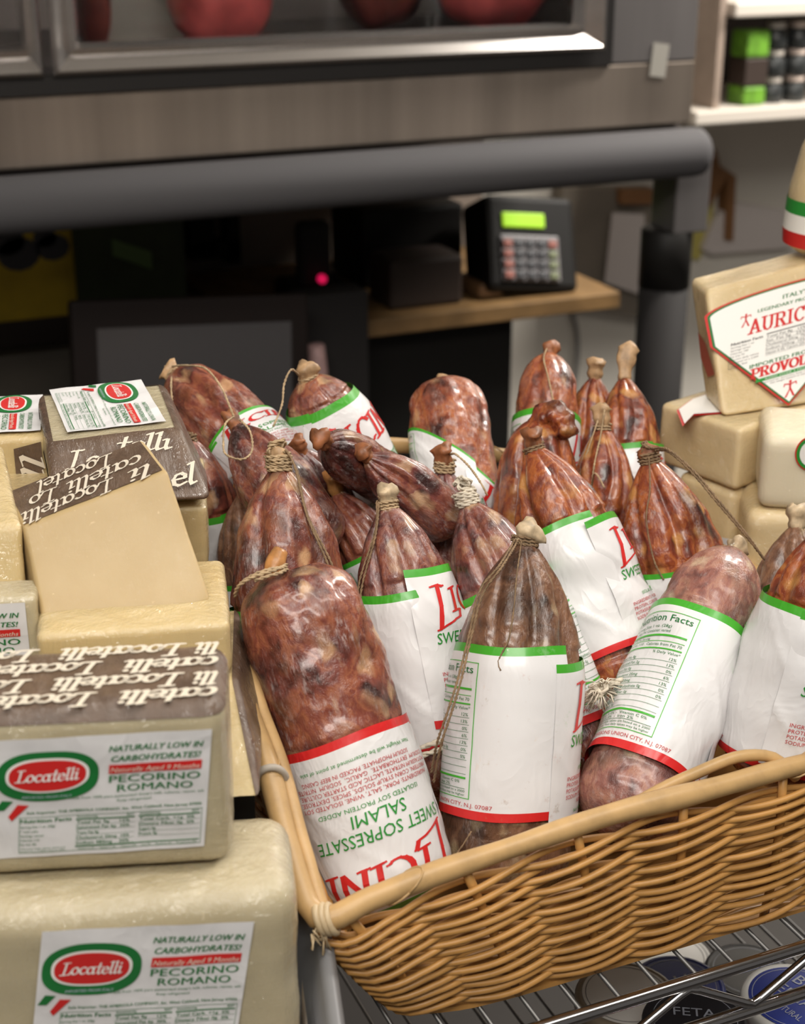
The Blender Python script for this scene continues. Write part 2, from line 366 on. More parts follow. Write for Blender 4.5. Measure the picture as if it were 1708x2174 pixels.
    def build(s, fn, name, parent, keep=None):
        """fn(xy array, lift) -> world points"""
        Vs = []; Fs = []; mi = []; used = []; b = 0
        for V, F, ink, lay in s:
            if keep is not None and not keep(V): continue
            P = fn(V, .00022+.00016*lay); Vs.append(P); Fs += [tuple(j+b for j in f) for f in F]; b += len(V)
            if ink not in used: used.append(ink)
            mi += [used.index(ink)]*len(F)
        if not Vs: return None
        return obj(name, np.concatenate(Vs), Fs, [INK[i] for i in used], parent, False, mi)
def plane_fn(O, ex, ey, n=None):
    O, ex, ey = Vector(O), Vector(ex).normalized(), Vector(ey).normalized(); nn = np.array(n or ex.cross(ey).normalized())
    O, ex, ey = np.array(O), np.array(ex), np.array(ey)
    return lambda V, lift: O+V[:, :1]*ex+V[:, 1:2]*ey+nn*lift
def arc(cx, cy, rx, ry, a0, a1, n=14): return [(cx+rx*math.cos(math.radians(a0+(a1-a0)*i/n)), cy+ry*math.sin(math.radians(a0+(a1-a0)*i/n))) for i in range(n+1)]
SCRIPT = {'L': ([[(.2, 1.62), (.85, 1.66)], [(.5, 1.65), (.47, .8), (.4, .08)], [(.08, .03), (.6, .02), (1.05, .05), (1.22, .42)]], 1.22),
 'o': ([arc(.45, .5, .36, .47, 0, 360, 18)], .95), 'c': ([arc(.45, .5, .36, .47, 48, 315, 14)], .84),
 'a': ([arc(.42, .5, .34, .47, 0, 360, 18), [(.8, 1), (.76, .2), (.86, .02), (1.02, .12)]], 1.05),
 't': ([[(.36, 1.5), (.3, .25), (.42, .02), (.62, .14)], [(.04, .98), (.66, 1.0)]], .66),
 'e': ([[(.12, .5), (.76, .58), (.74, .8), (.52, .98), (.25, .88), (.1, .55), (.18, .15), (.45, .02), (.8, .2)]], .86),
 'l': ([[(.05, 1.62), (.26, 1.72), (.22, .25), (.32, .02), (.5, .12)]], .5), 'i': ([[(.06, .95), (.26, 1.0), (.22, .25), (.32, .02), (.5, .12)], [(.24, 1.42)]], .5)}
def sl(*xs): return [[(x-.16, y), (x+.16, y)] for x, y in xs]
SLAB = {'A': ([[(.1, 0), (.5, 1.5), (.9, 0)], [(.25, .5), (.75, .5)]]+sl((.1, 0), (.9, 0)), 1.1), 'U': ([[(.2, 1.5), (.2, .45), (.32, .1), (.55, 0), (.78, .1), (.9, .45), (.9, 1.5)]]+sl((.2, 1.5), (.9, 1.5)), 1.15),
 'R': ([[(.2, 0), (.2, 1.5), (.65, 1.5), (.85, 1.35), (.85, .95), (.65, .78), (.2, .78)], [(.55, .78), (.95, 0)]]+sl((.2, 0), (.95, 0), (.15, 1.5)), 1.12), 'I': ([[(.25, 0), (.25, 1.5)]]+sl((.25, 0), (.25, 1.5)), .52),
 'C': ([arc(.6, .75, .45, .75, 45, 315, 14), [(.95, 1.5), (.95, 1.1)]], 1.15), 'H': ([[(.2, 0), (.2, 1.5)], [(.9, 0), (.9, 1.5)], [(.2, .75), (.9, .75)]]+sl((.2, 0), (.9, 0), (.2, 1.5), (.9, 1.5)), 1.15),
 'O': ([arc(.6, .75, .48, .75, 0, 360, 20)], 1.2), 'P': ([[(.2, 0), (.2, 1.5), (.65, 1.5), (.88, 1.3), (.88, .9), (.65, .7), (.2, .7)]]+sl((.2, 0), (.15, 1.5)), 1.0), 'V': ([[(.1, 1.5), (.5, 0), (.9, 1.5)]]+sl((.1, 1.5), (.9, 1.5)), 1.02),
 'L': ([[(.2, 1.5), (.2, 0), (.85, 0), (.85, .35)]]+sl((.2, 1.5)), 1.0), 'N': ([[(.2, 0), (.2, 1.5), (.9, 0), (.9, 1.5)]]+sl((.2, 0), (.15, 1.5), (.9, 1.5)), 1.12), 'E': ([[(.85, .35), (.85, 0), (.2, 0), (.2, 1.5), (.85, 1.5), (.85, 1.15)], [(.2, .77), (.65, .77)]]+sl((.15, 0), (.15, 1.5)), 1.0)}
LIC = {'L': ([[(.0, 2.25), (.22, 2.3), (.42, 2.2)], [(.22, 2.3), (.2, 1.2), (.1, .1)], [(.02, .0), (.35, .2), (.75, .42), (1.0, .5), (1.1, .85)]], .72),
 'I': ([[(.02, 2.0), (.3, 2.05)], [(.16, 2.0), (.14, .85)], [(.0, .82), (.3, .88)]], .42), 'C': ([arc(.5, 1.45, .38, .6, 40, 310, 12)], .86),
 'N': ([[(.1, .85), (.14, 2.0), (.68, .85), (.7, 2.05)], [(.0, .84), (.22, .86)], [(.58, 2.03), (.82, 2.06)]], .9)}
# --- the white paper sleeve of the salami: 0.236 x 0.118
SW, SH = .236, .118
def sleeve():
    d = Design()
    d.glyphs(LIC, 'LICINI', .052, .071, .0145, 'r', w=.078, slant=.05, nib=(.17, .085, 15))
    d.text('SWEET SOPRESSATE', .050, .0605, .0085, 'g', w=.076, shear=.12, bold=.004)
    d.text('SALAMI', .050, .049, .0085, 'g', w=.030, shear=.12, bold=.004)
    d.text('ISOLATED SOY PROTEIN ADDED', .052, .0435, .003, 'g', w=.058)
    for i, t in enumerate(['INGREDIENTS: PORK, SALT, WINE, ISOLATED SOY', 'PROTEIN, CORN SYRUP SOLIDS, SPICES, DEXTROSE,', 'POTASSIUM NITRATE, LACTIC ACID STARTER CULTURE,', 'SODIUM  ERYTHORBATE,  GARLIC,  SODIUM  NITRITE', 'SODIUM PHOSPHATE. PACKED IN BEEF CASING']):
        d.text(t, .050 if i < 4 else .054, .0375-.0042*i, .0029, 'c', w=.078 if i < 4 else .062)
    d.text('Net Weight will be determined at point of sale', .052, .0145, .0027, 'g', w=.064)
    # inspection mark
    d.ring(.108, .052, .011, .0105, .0005, 'c')
    for i, t in enumerate(['U.S.', 'INSPECTED', 'AND PASSED BY', 'DEPARTMENT OF', 'AGRICULTURE', 'EST. 5402']): d.text(t, .108, .0585-.003*i, .0017, 'c', w=(.005, .013, .017, .018, .015, .012)[i])
    # nutrition panel
    x0, x1 = .132, .184; d.frame(x0, .013, x1, .106, .0005, 'l')
    d.text('Nutrition Facts', x0+.026, .0985, .0055, 'd', w=.046, bold=.01)
    for y, t in ((.0935, 'Serving Size 1 oz. (28g)'), (.090, 'Servings Per Container: varied')): d.text(t, x0+.003, y, .0022, 'd', align='l', w=.034)
    d.rect(x0+.003, .0868, x1-.003, .0882, 'l'); d.text('Amount Per Serving', x0+.003, .0838, .002, 'd', align='l', w=.02)
    d.rect(x0+.003, .0828, x1-.003, .0832, 'l'); d.text('Calories 110   Calories from Fat 70', x0+.003, .0795, .0022, 'd', align='l', w=.045); d.rect(x0+.003, .0768, x1-.003, .0778, 'l')
    d.text('% Daily Value*', x1-.003, .0735, .0021, 'd', align='r', w=.019)
    rows = [('Total Fat 8g', '12%'), ('Saturated Fat 3g', '13%'), ('Trans Fat 0g', '0%'), ('Cholesterol 25mg', '6%'), ('Sodium 320mg', '13%'), ('Total Carbohydrate 0g', '0%'), ('Dietary Fiber 0g', '0%'), ('Sugars 0g', ''), ('Protein 9g', '')]
    for i, (a, b) in enumerate(rows):
        y = .069-.0048*i; d.text(a, x0+.003, y, .0023, 'd', align='l'); d.rect(x0+.003, y-.0012, x1-.003, y-.00095, 'd')
        if b: d.text(b, x1-.004, y, .0023, 'd', align='r')
    d.rect(x0+.003, .0262, x1-.003, .0276, 'l')
    d.text('Vitamin A 0%  -  Vitamin C 0%', x0+.003, .0232, .002, 'd', align='l', w=.042); d.text('Calcium 0%  -  Iron 2%', x0+.003, .0205, .002, 'd', align='l', w=.034); d.rect(x0+.003, .0195, x1-.003, .0198, 'd')
    d.text('* Percent daily values are based on a 2000', x0+.003, .0172, .0016, 'd', align='l', w=.046); d.text('calorie diet. Your daily values may be higher', x0+.003, .0148, .0016, 'd', align='l', w=.046)
    d.text('LICINI BROS. PROVISIONS UNION CITY, N.J. 07087', .155, .0078, .0028, 'c', w=.084)
    return d.bend(.004)
SLEEVE = sleeve()
# --- pecorino sticker: drawn in 1175 x 690 units, y down -> flipped and scaled
def pecorino(width):
    d = Design(); k = width/1175
    def Y(y): return -y
    d.oval(295, Y(215), 277, 142, 'd', 1, 2.5); d.oval(295, Y(208), 226, 98, 'w', 2, 2.4); d.oval(295, Y(208), 209, 86, 'r', 3, 2.4)
    d.glyphs(SCRIPT, 'Locatelli', 292, Y(238), 40, 'w', w=350, slant=.16, nib=(.24, .09, 20), lay=4)
    d.text('IMPORTED FROM ITALY', 295, Y(338), 15, 'b', w=270, lay=2)
    d.text('NATURALLY LOW IN', 878, Y(92), 34, 'd', w=515, shear=.25, bold=.03); d.text('CARBOHYDRATES!', 880, Y(150), 34, 'd', w=490, shear=.25, bold=.03)
    d.poly([(625, Y(222)), (1130, Y(217)), (1132, Y(168)), (627, Y(170))], 'r'); d.text('Naturally Aged 9 Months', 878, Y(211), 28, 's', w=485, shear=.25, lay=2)
    d.text('PECORINO', 878, Y(272), 42, 'd', w=500, bold=.015); d.text('ROMANO', 882, Y(326), 42, 'd', w=415, bold=.015)
    d.text("Made from 100% pure pasteurized sheep's milk, cultures, rennet, salt", 785, Y(356), 15, 'd', w=735); d.text('Keep refrigerated', 770, Y(382), 15, 'd', w=185)
    d.poly([(12, Y(400)), (62, Y(402)), (110, Y(352)), (50, Y(345))], 'd'); d.poly([(85, Y(440)), (105, Y(466)), (198, Y(380)), (135, Y(374))], 'r')
    d.text('Sole Importer: THE AMBRIOLA COMPANY, Inc. West Caldwell, New Jersey 07006', 665, Y(432), 17, 'd', w=960, bold=.02)
    d.frame(145, Y(662), 1150, Y(450), 2.5, 'd'); d.text('Nutrition Facts', 152, Y(482), 24, 'd', w=280, bold=.03, align='l')
    for i, t in enumerate(['Serving Size 1 oz. (28g)', '1" inch cube', 'Servings: varied', 'Calories 110', 'Fat Cal. 80']): d.text(t, 152, Y(512+26*i), 15, 'd', align='l')
    d.text('*Percent daily values (DV) are', 152, Y(640), 10, 'd', align='l', w=250); d.text('based on a 2,000 calorie diet.', 152, Y(655), 10, 'd', align='l', w=250)
    for x0, x1, rows in ((455, 780, ['Total Fat 9g     12%', 'Saturated Fat 6g  30%', 'Trans Fat 0g', 'Cholesterol 30mg  10%', 'Sodium 480mg    20%']), (800, 1140, ['Total Carb. <1g  0%', 'Dietary Fiber 0g  0%', 'Sugars 0g', 'Protein 8g'])):
        d.text('Amount/serving', x0+4, Y(468), 13, 'd', align='l', bold=.02); d.text('%DV*', x1-4, Y(468), 13, 'd', align='r', bold=.02); d.rect(x0, Y(482), x1, Y(475), 'd')
        for i, t in enumerate(rows): d.text(t, x0+4, Y(505+30*i), 18, 'd', w=(x1-x0)*.9 if '%' in t else None, align='l', bold=.012); d.rect(x0, Y(511+30*i), x1, Y(509.5+30*i), 'd')
    d.rect(455, Y(640), 1140, Y(634), 'd'); d.text('Vitamin A 2%  -  Vitamin C 0%  -  Calcium 35%  -  Iron 0%  -  Riboflavin 6%  -  Phosphorus 20%', 800, Y(657), 12, 'd', w=660)
    return d.sub(0, 0, k, k)
def sticker(parent, O, ex, ey, width, sx=1, sy=1, lift=.0008, wob=.0004, seed=0):
    """O = top-left corner of the paper, ex to its right, ey to its top"""
    h = width*690/1175; f0 = plane_fn(O, ex, ey)
    def fn(V, l):
        P = f0(V*np.array([sx, sy]), 0); n = np.array(Vector(ex).cross(Vector(ey)).normalized())
        k = (np.sin(V[:, 0]*210+seed)+np.sin(V[:, 1]*260+seed*2+V[:, 0]*90))*.5
        return P+n*(lift+l+wob*k)[:, None]
    nx, ny = 24, 14; V = np.array([(width*i/nx, -h*j/ny) for j in range(ny+1) for i in range(nx+1)]); F = [(j*(nx+1)+i, (j+1)*(nx+1)+i, (j+1)*(nx+1)+i+1, j*(nx+1)+i+1) for j in range(ny) for i in range(nx)]
    o = obj('label', fn(V, 0), F, CARD, parent, True)
    pecorino(width).bend(.012).build(fn, 'label_print', o)
    return o
# ------------------------------------------------------------------ the room: floor, wall behind, display case
SX = 1.0
YC = on_y(854, 300, 2.049).y                    # front plane of the display case
def cxz(px, py, y=YC): p = on_y(px, py, y); return p.x, p.z
FLOOR = plain('floor_dark', (.035, .030, .027), .6, var=.2, vscale=3); WALLM = plain('wall_paint', (.66, .62, .55), .7, var=.05, vscale=4)
YW = YC+1.05
struct(obj('floor', [(-3, -2.5, 0), (6, -2.5, 0), (6, YW, 0), (-3, YW, 0)], [(0, 1, 2, 3)], FLOOR))
struct(obj('ceiling', [(-3, -2.5, 3.1), (-3, YW, 3.1), (6, YW, 3.1), (6, -2.5, 3.1)], [(0, 1, 2, 3)], plain('ceiling_white', (.55, .53, .5), .8)))
g = G(); g.box((-3, YW, 0), (6, YW+.1, 3.1)); struct(g.obj('wall_back', WALLM))
# display case
xr = cxz(1474, 150)[0]; zb = cxz(1440, 262)[1]; zg = cxz(1290, 138)[1]; zf = cxz(1278, 104)[1]; zo = cxz(1210, 48)[1]
xg = cxz(1298, 60)[0]; xf = cxz(1277, 60)[0]; xo = cxz(1214, 30)[0]; xm = cxz(104, 100)[0]; xm2 = cxz(84, 100)[0]; xol = cxz(164, 60)[0]; zt = zo+.55; xl = xm-1.0
case = root('display_case', 'long stainless steel meat display case with framed glass front, across the top of the photo', 'display case', ((xl+xr)/2, YC+.35, zb))
g = G(); g.box((xl, YC, zb), (xr, YC+.03, zg), bev=.003); g.obj('steel_panel', STEEL, case)
g = G(); g.box((xg+.0005, YC, zg+.0005), (xr, YC+.03, zt+.1), bev=.003); g.obj('corner_post', STEEL_D, case)
g = G(); g.box((xl, YC+.03, zb-.01), (xr, YC+.75, zb+.03)); g.box((xr-.03, YC+.03, zb), (xr, YC+.75, zt+.1)); g.box((xl, YC+.72, zb), (xr-.03, YC+.75, zt+.1)); g.box((xl, YC+.03, zt), (xr-.03, YC+.72, zt+.06)); g.obj('cabinet_shell', plain('case_liner', (.20, .17, .155), .5, var=.25, vscale=5), case)
g = G(); g.box((xl, YC-.006, zg), (xg, YC+.02, zf)); g.box((xf, YC-.006, zf), (xg, YC+.02, zt)); g.obj('gasket', RUB, case)
def door_frame(x0, x1, xi0, xi1):
    g = G()
    def bar(pts): # mitred bar with a raised middle band
        g.add([(x, y, z) for x, z, y in pts], [(0, 1, 3, 2), (2, 3, 5, 4), (4, 5, 7, 6)])
    def L(t): return (x0+(xi0-x0)*t, x1+(xi1-x1)*t, zf+(zo-zf)*t)
    ds = [(0, YC-.012), (.16, YC-.020), (.62, YC-.006), (.84, YC-.014), (1, YC-.002)]
    for (t0, y0), (t1, y1) in zip(ds, ds[1:]):
        a0, b0, c0 = L(t0); a1, b1, c1 = L(t1)
        g.add([(a0, y0, c0), (b0, y0, c0), (b1, y1, c1), (a1, y1, c1)], [(0, 1, 2, 3)])
        g.add([(b0, y0, c0), (b0, y0, zt), (b1, y1, zt), (b1, y1, c1)], [(0, 1, 2, 3)])
        g.add([(a0, y0, c0), (a1, y1, c1), (a1, y1, zt), (a0, y0, zt)], [(0, 1, 2, 3)])
    d = g.obj('door', STEEL_B, case)
    g = G(); g.box((xi0, YC+.004, zo), (xi1, YC+.010, zt)); g.obj('glass_pane', GLASS, d)
door_frame(xm, xf, xol, xo); door_frame(xl, xm2, xl+.06, cxz(42, 60)[0])
st = on_y(1397, 122, YC-.001)
tag(obj('price_sticker', [st+Vector(v) for v in ((-.014, 0, -.026), (.013, 0, -.03), (.018, 0, .018), (-.010, 0, .022), (-.014, -.001, -.026), (.013, -.001, -.03), (.018, -.001, .018), (-.010, -.001, .022))], [(0, 3, 2, 1), (4, 5, 6, 7), (0, 1, 5, 4), (1, 2, 6, 5), (2, 3, 7, 6), (3, 0, 4, 7)], plain('sticker_grey', (.36, .34, .30), .5)), 'small pale sticker stuck on the steel corner post of the display case', 'sticker')
# meat inside
MEAT = plain('raw_meat', (.42, .075, .07), .35, var=.35, vscale=18); MEATD = plain('dark_meat', (.13, .03, .022), .4, var=.4, vscale=18)
zs = zb+.03
g = G(); g.box((xl+.02, YC+.06, zs+.002), (xr-.04, YC+.6, zo-.035)); g.obj('inner_shelf', plain('case_shelf', (.10, .085, .08), .5), case)
def lump(name, px0, px1, pyb, m, label, h=.14, d=.16, seed=0, yy=.12):
    a = on_y(px0, pyb, YC+yy); b = on_y(px1, pyb, YC+yy); z0 = zo-.034
    bm = bmesh.new(); bmesh.ops.create_icosphere(bm, subdivisions=4, radius=1)
    for v in bm.verts:
        c = v.co; k = 2.6; s = (abs(c.x)**k+abs(c.y)**k+abs(c.z)**k)**(-1/k); c *= s; c *= 1+.10*noise.noise(c*1.7+Vector((seed, 0, 0)))
    lo = min(v.co.z for v in bm.verts)
    for v in bm.verts: v.co = Vector(((a.x+b.x)/2+v.co.x*(b.x-a.x)/2, YC+yy+d/2+v.co.y*d/2, z0+(v.co.z-lo)*h/2))
    g = G(); g.bm(bm); o = g.obj(name, m, None, True); tag(o, label, 'meat', 'meat joints inside the display case')
lump('meat_joint', 392, 606, 62, MEAT, 'bright red meat joint behind the glass, left of centre of the display case', .2, .16, 1)
lump('meat_joint', 186, 252, 60, MEATD, 'narrow dark cured meat behind the left end of the wide glass door', .2, .12, 2)
lump('meat_joint', 760, 930, 30, MEATD, 'dark brownish meat behind the middle of the wide glass door', .2, .16, 3, .3)
lump('meat_joint', 985, 1198, 36, MEAT, 'red meat joint behind the right end of the wide glass door', .2, .18, 4, .16)
tagm = plain('card_grey', (.34, .31, .27), .6)
pt = on_y(310, 2, YC+.32); g = G(); g.box((pt.x-.06, YC+.32, zo-.034), (pt.x+.06, YC+.325, zo+.09)); tag(g.obj('price_card', tagm), 'beige price card behind the glass, between two pieces of meat', 'price card')
# grey foam tube
zc = (on_y(1450, 275, YC-.06).z+on_y(1450, 376, YC-.06).z)/2; rt = .0365; xe = on_y(1486, 320, YC-.05).x
g = G(); n = 24; g.tube([(xl, YC-.055, zc), (xe-.02, YC-.055, zc), (xe-.006, YC-.055, zc), (xe, YC-.055, zc)], [rt, rt, rt*.95, rt*.8], 28)
tag(g.obj('foam_bumper', FOAM, None, True), 'thick grey foam tube running along below the steel display case', 'bumper')
g = G(); g.box((xl, YC-.012, zc-rt*.5), (xr, YC+.03, zb-.011)); struct(g.obj('gap_shade_1', RUB))  # black strip stands in for the shade in the gap above the tube
# leg under the end of the tube
pl = on_y(1402, 700, YC+.02)
leg = root('support_leg', 'black round post standing under the right end of the grey foam tube', 'post', (pl.x, YC+.02, 0))
zl = on_y(1402, 488, YC+.02).z
g = G(); g.lathe([(.040, 0), (.040, zl-.09)], Matrix.Translation((pl.x, YC+.02, 0)), 24); g.obj('sleeve', BLK2, leg, True)
g = G(); g.lathe([(.041, zl-.09), (.041, zl), (.036, zl+.004)], Matrix.Translation((pl.x, YC+.02, 0)), 24); g.obj('collar', BLK, leg, True)
g = G(); g.box((pl.x-.014, YC-.02, zl), (pl.x+.048, YC+.05, zc-rt*.4), bev=.003); g.obj('upper_post', STEEL_D, leg)
# ------------------------------------------------------------------ things under the case
YD = YC+.30
WOOD = plain('shelf_wood', (.20, .115, .045), .5, var=.3, vscale=14)
a = on_y(735, 690, YD); b = on_y(1130, 655, YD); e = on_y(1222, 612, YD+.16)
zsh = on_y(930, 664, YD).z
desk = root('wooden_counter', 'low wooden counter in the dark under the display case', 'counter', ((a.x+e.x)/2, YD+.25, 0))
g = G(); g.box((a.x-.16, YD, zsh-.03), (e.x, YD+.45, zsh), bev=.003); g.obj('counter_top', WOOD, desk)
g = G(); g.box((a.x-.14, YD+.06, 0), (on_y(1120, 700, YD).x, YD+.43, zsh-.03)); g.obj('cabinet', BLK, desk)
def rotated_box(name, c, size, rx, rz, m, parent=None, bev=.004):
    M = Matrix.Translation(c) @ Matrix.Rotation(rz, 4, 'Z') @ Matrix.Rotation(rx, 4, 'X')
    g = G(); s = Vector(size)/2; g.box(-s, s, M, 0, bev); return M, g.obj(name, m, parent)
# scale with green read-out
sp = on_y(1128, 548, YD+.05)
scale = root('shop_scale', 'black shop scale with glowing green read-out and grey keypad', 'scale', (sp.x, YD+.1, zsh))
M = Matrix.Translation((sp.x+.005, YD+.06, sp.z+.025)) @ Matrix.Rotation(math.radians(7), 4, 'Y') @ Matrix.Rotation(math.radians(-24), 4, 'X')
g = G(); g.box((-.088, 0, -.085), (.092, .10, .085), M, 0, .012); g.obj('body', BLK, scale)
g = G(); g.box((-.066, -.006, -.070), (.052, 0, .012), M, 0, .003); kp = g.obj('keypad', plain('keypad_grey', (.20, .185, .19), .4), scale)
KC = [plain('key_red', (.30, .10, .075), .5), plain('key_dark', (.05, .05, .055), .5), plain('key_green', (.17, .19, .10), .5)]
for i in range(5):
    for j in range(4):
        g = G(); g.box((-.062+i*.0225, -.010, -.066+j*.0185), (-.062+i*.0225+.018, -.006, -.066+j*.0185+.014), M, 0, .002); g.obj('key', KC[0 if i == 0 or (i == 4 and j > 2) else 2 if i == 4 else 1], kp)
g = G(); g.box((-.058, -.005, .026), (.026, 0, .052), M, 0, .002); g.obj('display', plain('lcd_green', (.30, .55, .02), .4, emit=.75), scale)
g = G(); g.box((sp.x-.05, YD+.07, zsh+.0005), (sp.x+.06, YD+.14, sp.z-.005), None, 0, .006); g.obj('foot', BLK2, scale)
# printer and boxes
for (x0, x1, y0, y1, dy, m, nm, lb, ct) in ((770, 985, 430, 665, .2, BLK, 'label_printer', 'large black printer standing left of the shop scale', 'printer'), (828, 985, 540, 668, .04, BRN, 'brown_box', 'dark brown box in front of the black printer', 'box'), (1018, 1072, 598, 640, .05, plain('wood_block', (.30, .17, .085), .5), 'wooden_block', 'small pale wooden block on the counter below the shop scale', 'block')):
    A = on_y(x0, y1, YD+dy); B = on_y(x1, y0, YD+dy); g = G(); g.box((A.x, YD+dy, zsh), (B.x, YD+dy+(.16 if dy > .1 else .1), B.z), bev=.008); o = g.obj(nm, m); tag(o, lb, ct)
A = on_y(640, 665, YD+.1); B = on_y(705, 470, YD+.1)
ph = root('cordless_phone', 'black cordless phone in its cradle with a small red light', 'phone', ((A.x+B.x)/2, YD+.12, zsh))
g = G(); g.box((A.x-.02, YD+.08, zsh), (B.x+.03, YD+.19, zsh+.045), bev=.01); g.obj('cradle', BLK, ph); g = G(); g.box((A.x, YD+.1, zsh+.03), (B.x, YD+.135, B.z), bev=.01); g.obj('handset', BLK2, ph)
p = on_y(683, 592, YD+.079); g = G(); g.tube([p+Vector((0, .003, 0)), p-Vector((0, .004, 0))], .0075, 12); g.obj('indicator_light', plain('led_red', (.85, .01, .10), .4, emit=.8), ph)
# monitor seen in front of the counter, on a low stand
YM = YC+.12
A = on_y(150, 640, YM); B = on_y(640, 580, YM); Cc = on_y(700, 860, YM)
mon = root('monitor', 'large dark monitor with a grey blank screen standing below the foam tube', 'monitor', ((A.x+B.x)/2, YM+.03, 0))
M = Matrix.Translation((A.x, YM, A.z)) @ Matrix.Rotation(math.radians(-9), 4, 'X') @ Matrix.Rotation(math.radians(4), 4, 'Y'); W_ = (B.x-A.x)*1.03
hm = .27
g = G(); g.box((0, 0, -hm), (W_, .03, 0), M, 0, .006); g.obj('bezel', plain('bezel_black', (.012, .008, .007), .6, spec=.15), mon)
g = G(); g.box((.035, -.003, -hm+.012), (W_-.03, .002, -.04), M); g.obj('screen', plain('screen_grey', (.06, .056, .057), .22, spec=.5), mon)
g = G(); g.box((W_*.4, .03, -.5), (W_*.6, .05, -.1), M); g.box((A.x+W_*.25, YM-.05, 0), (A.x+W_*.75, YM+.2, max(.02, A.z-.48))); g.obj('stand', BLK, mon)
A = on_y(712, 610, YM+.12); B = on_y(760, 860, YM+.12); g = G(); g.box((A.x-.07, YM+.10, 0), (A.x+.05, YM+.16, on_y(700, 618, YM+.12).z), bev=.005); tag(g.obj('speaker_box', BLK2), 'slim charcoal box standing right of the blank monitor', 'box')
p = on_y(690, 742, YM+.02); q = on_y(706, 830, YM+.02)
g = G(); g.lathe([(.014, 0), (.015, .01), (.014, .12), (.012, .122)], Matrix.Translation((p.x+.004, YM+.045, p.z-.12)) @ Matrix.Rotation(math.radians(-5), 4, 'Y'), 16); tag(g.obj('paper_roll', plain('roll_pink', (.34, .21, .20), .6, var=.25, vscale=60), None, True), 'upright pinkish paper roll beside the blank monitor', 'roll')
g = G(); g.box((p.x-.03, YM+.02, 0), (p.x+.04, YM+.075, p.z-.12)); tag(g.obj('low_box', BLK), 'low black box carrying the pinkish paper roll', 'box')
# dark backs: low cabinet with the clutter at the left
YB = YC+.5
A = on_y(-40, 690, YB); B = on_y(165, 500, YB)
YEL = plain('yellow_card', (.62, .42, .02), .6, var=.25, vscale=10)
yb = root('yellow_poster_box', 'yellow carton with a dark emblem in the gloom at the left', 'carton', ((A.x+B.x)/2, YB+.08, 0))
g = G(); g.box((A.x-.2, YB, A.z), (B.x, YB+.2, B.z+.06), bev=.004); g.obj('carton', YEL, yb)
for x, y, r in ((40, 540, .035), (14, 512, .03), (112, 525, .028), (95, 505, .02)):
    c = on_y(x, y, YB-.001); g = G(); g.add([(c.x+r*math.cos(i*.5236), YB-.001, c.z+r*.8*math.sin(i*.5236)) for i in range(12)], [tuple(range(12))]); g.obj('emblem', plain('emblem_dark', (.05, .05, .055), .6), yb)
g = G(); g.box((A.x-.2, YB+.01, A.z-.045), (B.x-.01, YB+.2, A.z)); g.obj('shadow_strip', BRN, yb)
A2 = on_y(-40, 860, YB)
g = G(); g.box((A.x-.2, YB-.04, 0), (B.x-.005, YB+.25, A.z-.046), bev=.004); tag(g.obj('base_cabinet', plain('cabinet_brown', (.06, .05, .038), .6, var=.3, vscale=6)), 'brown base cabinet under the yellow carton', 'cabinet')
A = on_y(165, 600, YB-.02); B = on_y(388, 480, YB-.02)
gs = root('dark_green_sign', 'dark green panel with a pale green streak, left of the wall bracket', 'panel', ((A.x+B.x)/2, YB, A.z))
g = G(); g.box((A.x, YB-.02, A.z-.6), (B.x, YB+.02, B.z+.05)); g.obj('panel', plain('panel_green', (.022, .033, .006), .6, var=.2), gs)
c0 = on_y(238, 525, YB-.022); c1 = on_y(322, 552, YB-.022); g = G(); g.add([c0+Vector((0, 0, .014)), c0-Vector((0, 0, .014)), c1-Vector((0, 0, .016)), c1+Vector((0, 0, .014))], [(0, 1, 2, 3)]); g.obj('streak', plain('streak_green', (.10, .17, .05), .6), gs)
A = on_y(385, 700, YB+.1); B = on_y(1010, 420, YB+.1); g = G(); g.box((A.x-.9, YB+.26, 0), (on_y(1000, 700, YB+.3).x, YB+.30, 1.35)); struct(g.obj('wall_partition', plain('partition_brown', (.20, .16, .13), .7, var=.15, vscale=4)))
A = on_y(405, 545, YB+.22); B = on_y(505, 478, YB+.22)
g = G()
for lo, hi in (((A.x, A.z-.005), (B.x, A.z+.025)), ((A.x, A.z), (A.x+.045, B.z+.03)), ((B.x-.022, A.z-.02), (B.x, B.z+.05))): g.box((lo[0], YB+.21, lo[1]), (hi[0], YB+.26, hi[1]))
tag(g.obj('wall_bracket', BLK), 'black U shaped bracket on the dim partition below the foam tube', 'bracket')
# right: wall with papers
def board(name, px, depth, m, label, cat, th=.006, y0=None):
    y = (y0 or YW)-depth; P = [on_y(a, b, y) for a, b in px]; V = P+[p+Vector((0, th, 0)) for p in P]; n = len(P)
    return tag(obj(name, V, [tuple(range(n)), tuple(range(2*n-1, n-1, -1))]+[(i, (i+1) % n, n+(i+1) % n, n+i) for i in range(n)], m), label, cat)
PW = plain('paper_white', (.60, .54, .51), .6); PY = plain('paper_yellow', (.50, .43, .11), .6); CARDB = plain('brown_card', (.22, .10, .035), .6)
board('notice_board', [(1175, 640), (1390, 680), (1390, 400), (1195, 400)], .05, plain('board_taupe', (.20, .17, .135), .7, var=.2, vscale=5), 'taupe notice board on the wall left of the black post', 'notice board', .045)
board('paper_sheet', [(1284, 600), (1365, 628), (1368, 455), (1300, 452)], .07, PW, 'white paper sheet on the notice board left of the black post', 'paper', .004)
board('cardboard_strip', [(1318, 434), (1385, 434), (1385, 402), (1318, 402)], .075, CARDB, 'brown cardboard strip above the white sheet on the notice board', 'cardboard', .02)
board('yellow_sheet', [(1452, 548), (1484, 552), (1512, 470), (1516, 385), (1452, 385)], .012, PY, 'yellow paper hanging on the wall right of the black post', 'paper', .012)
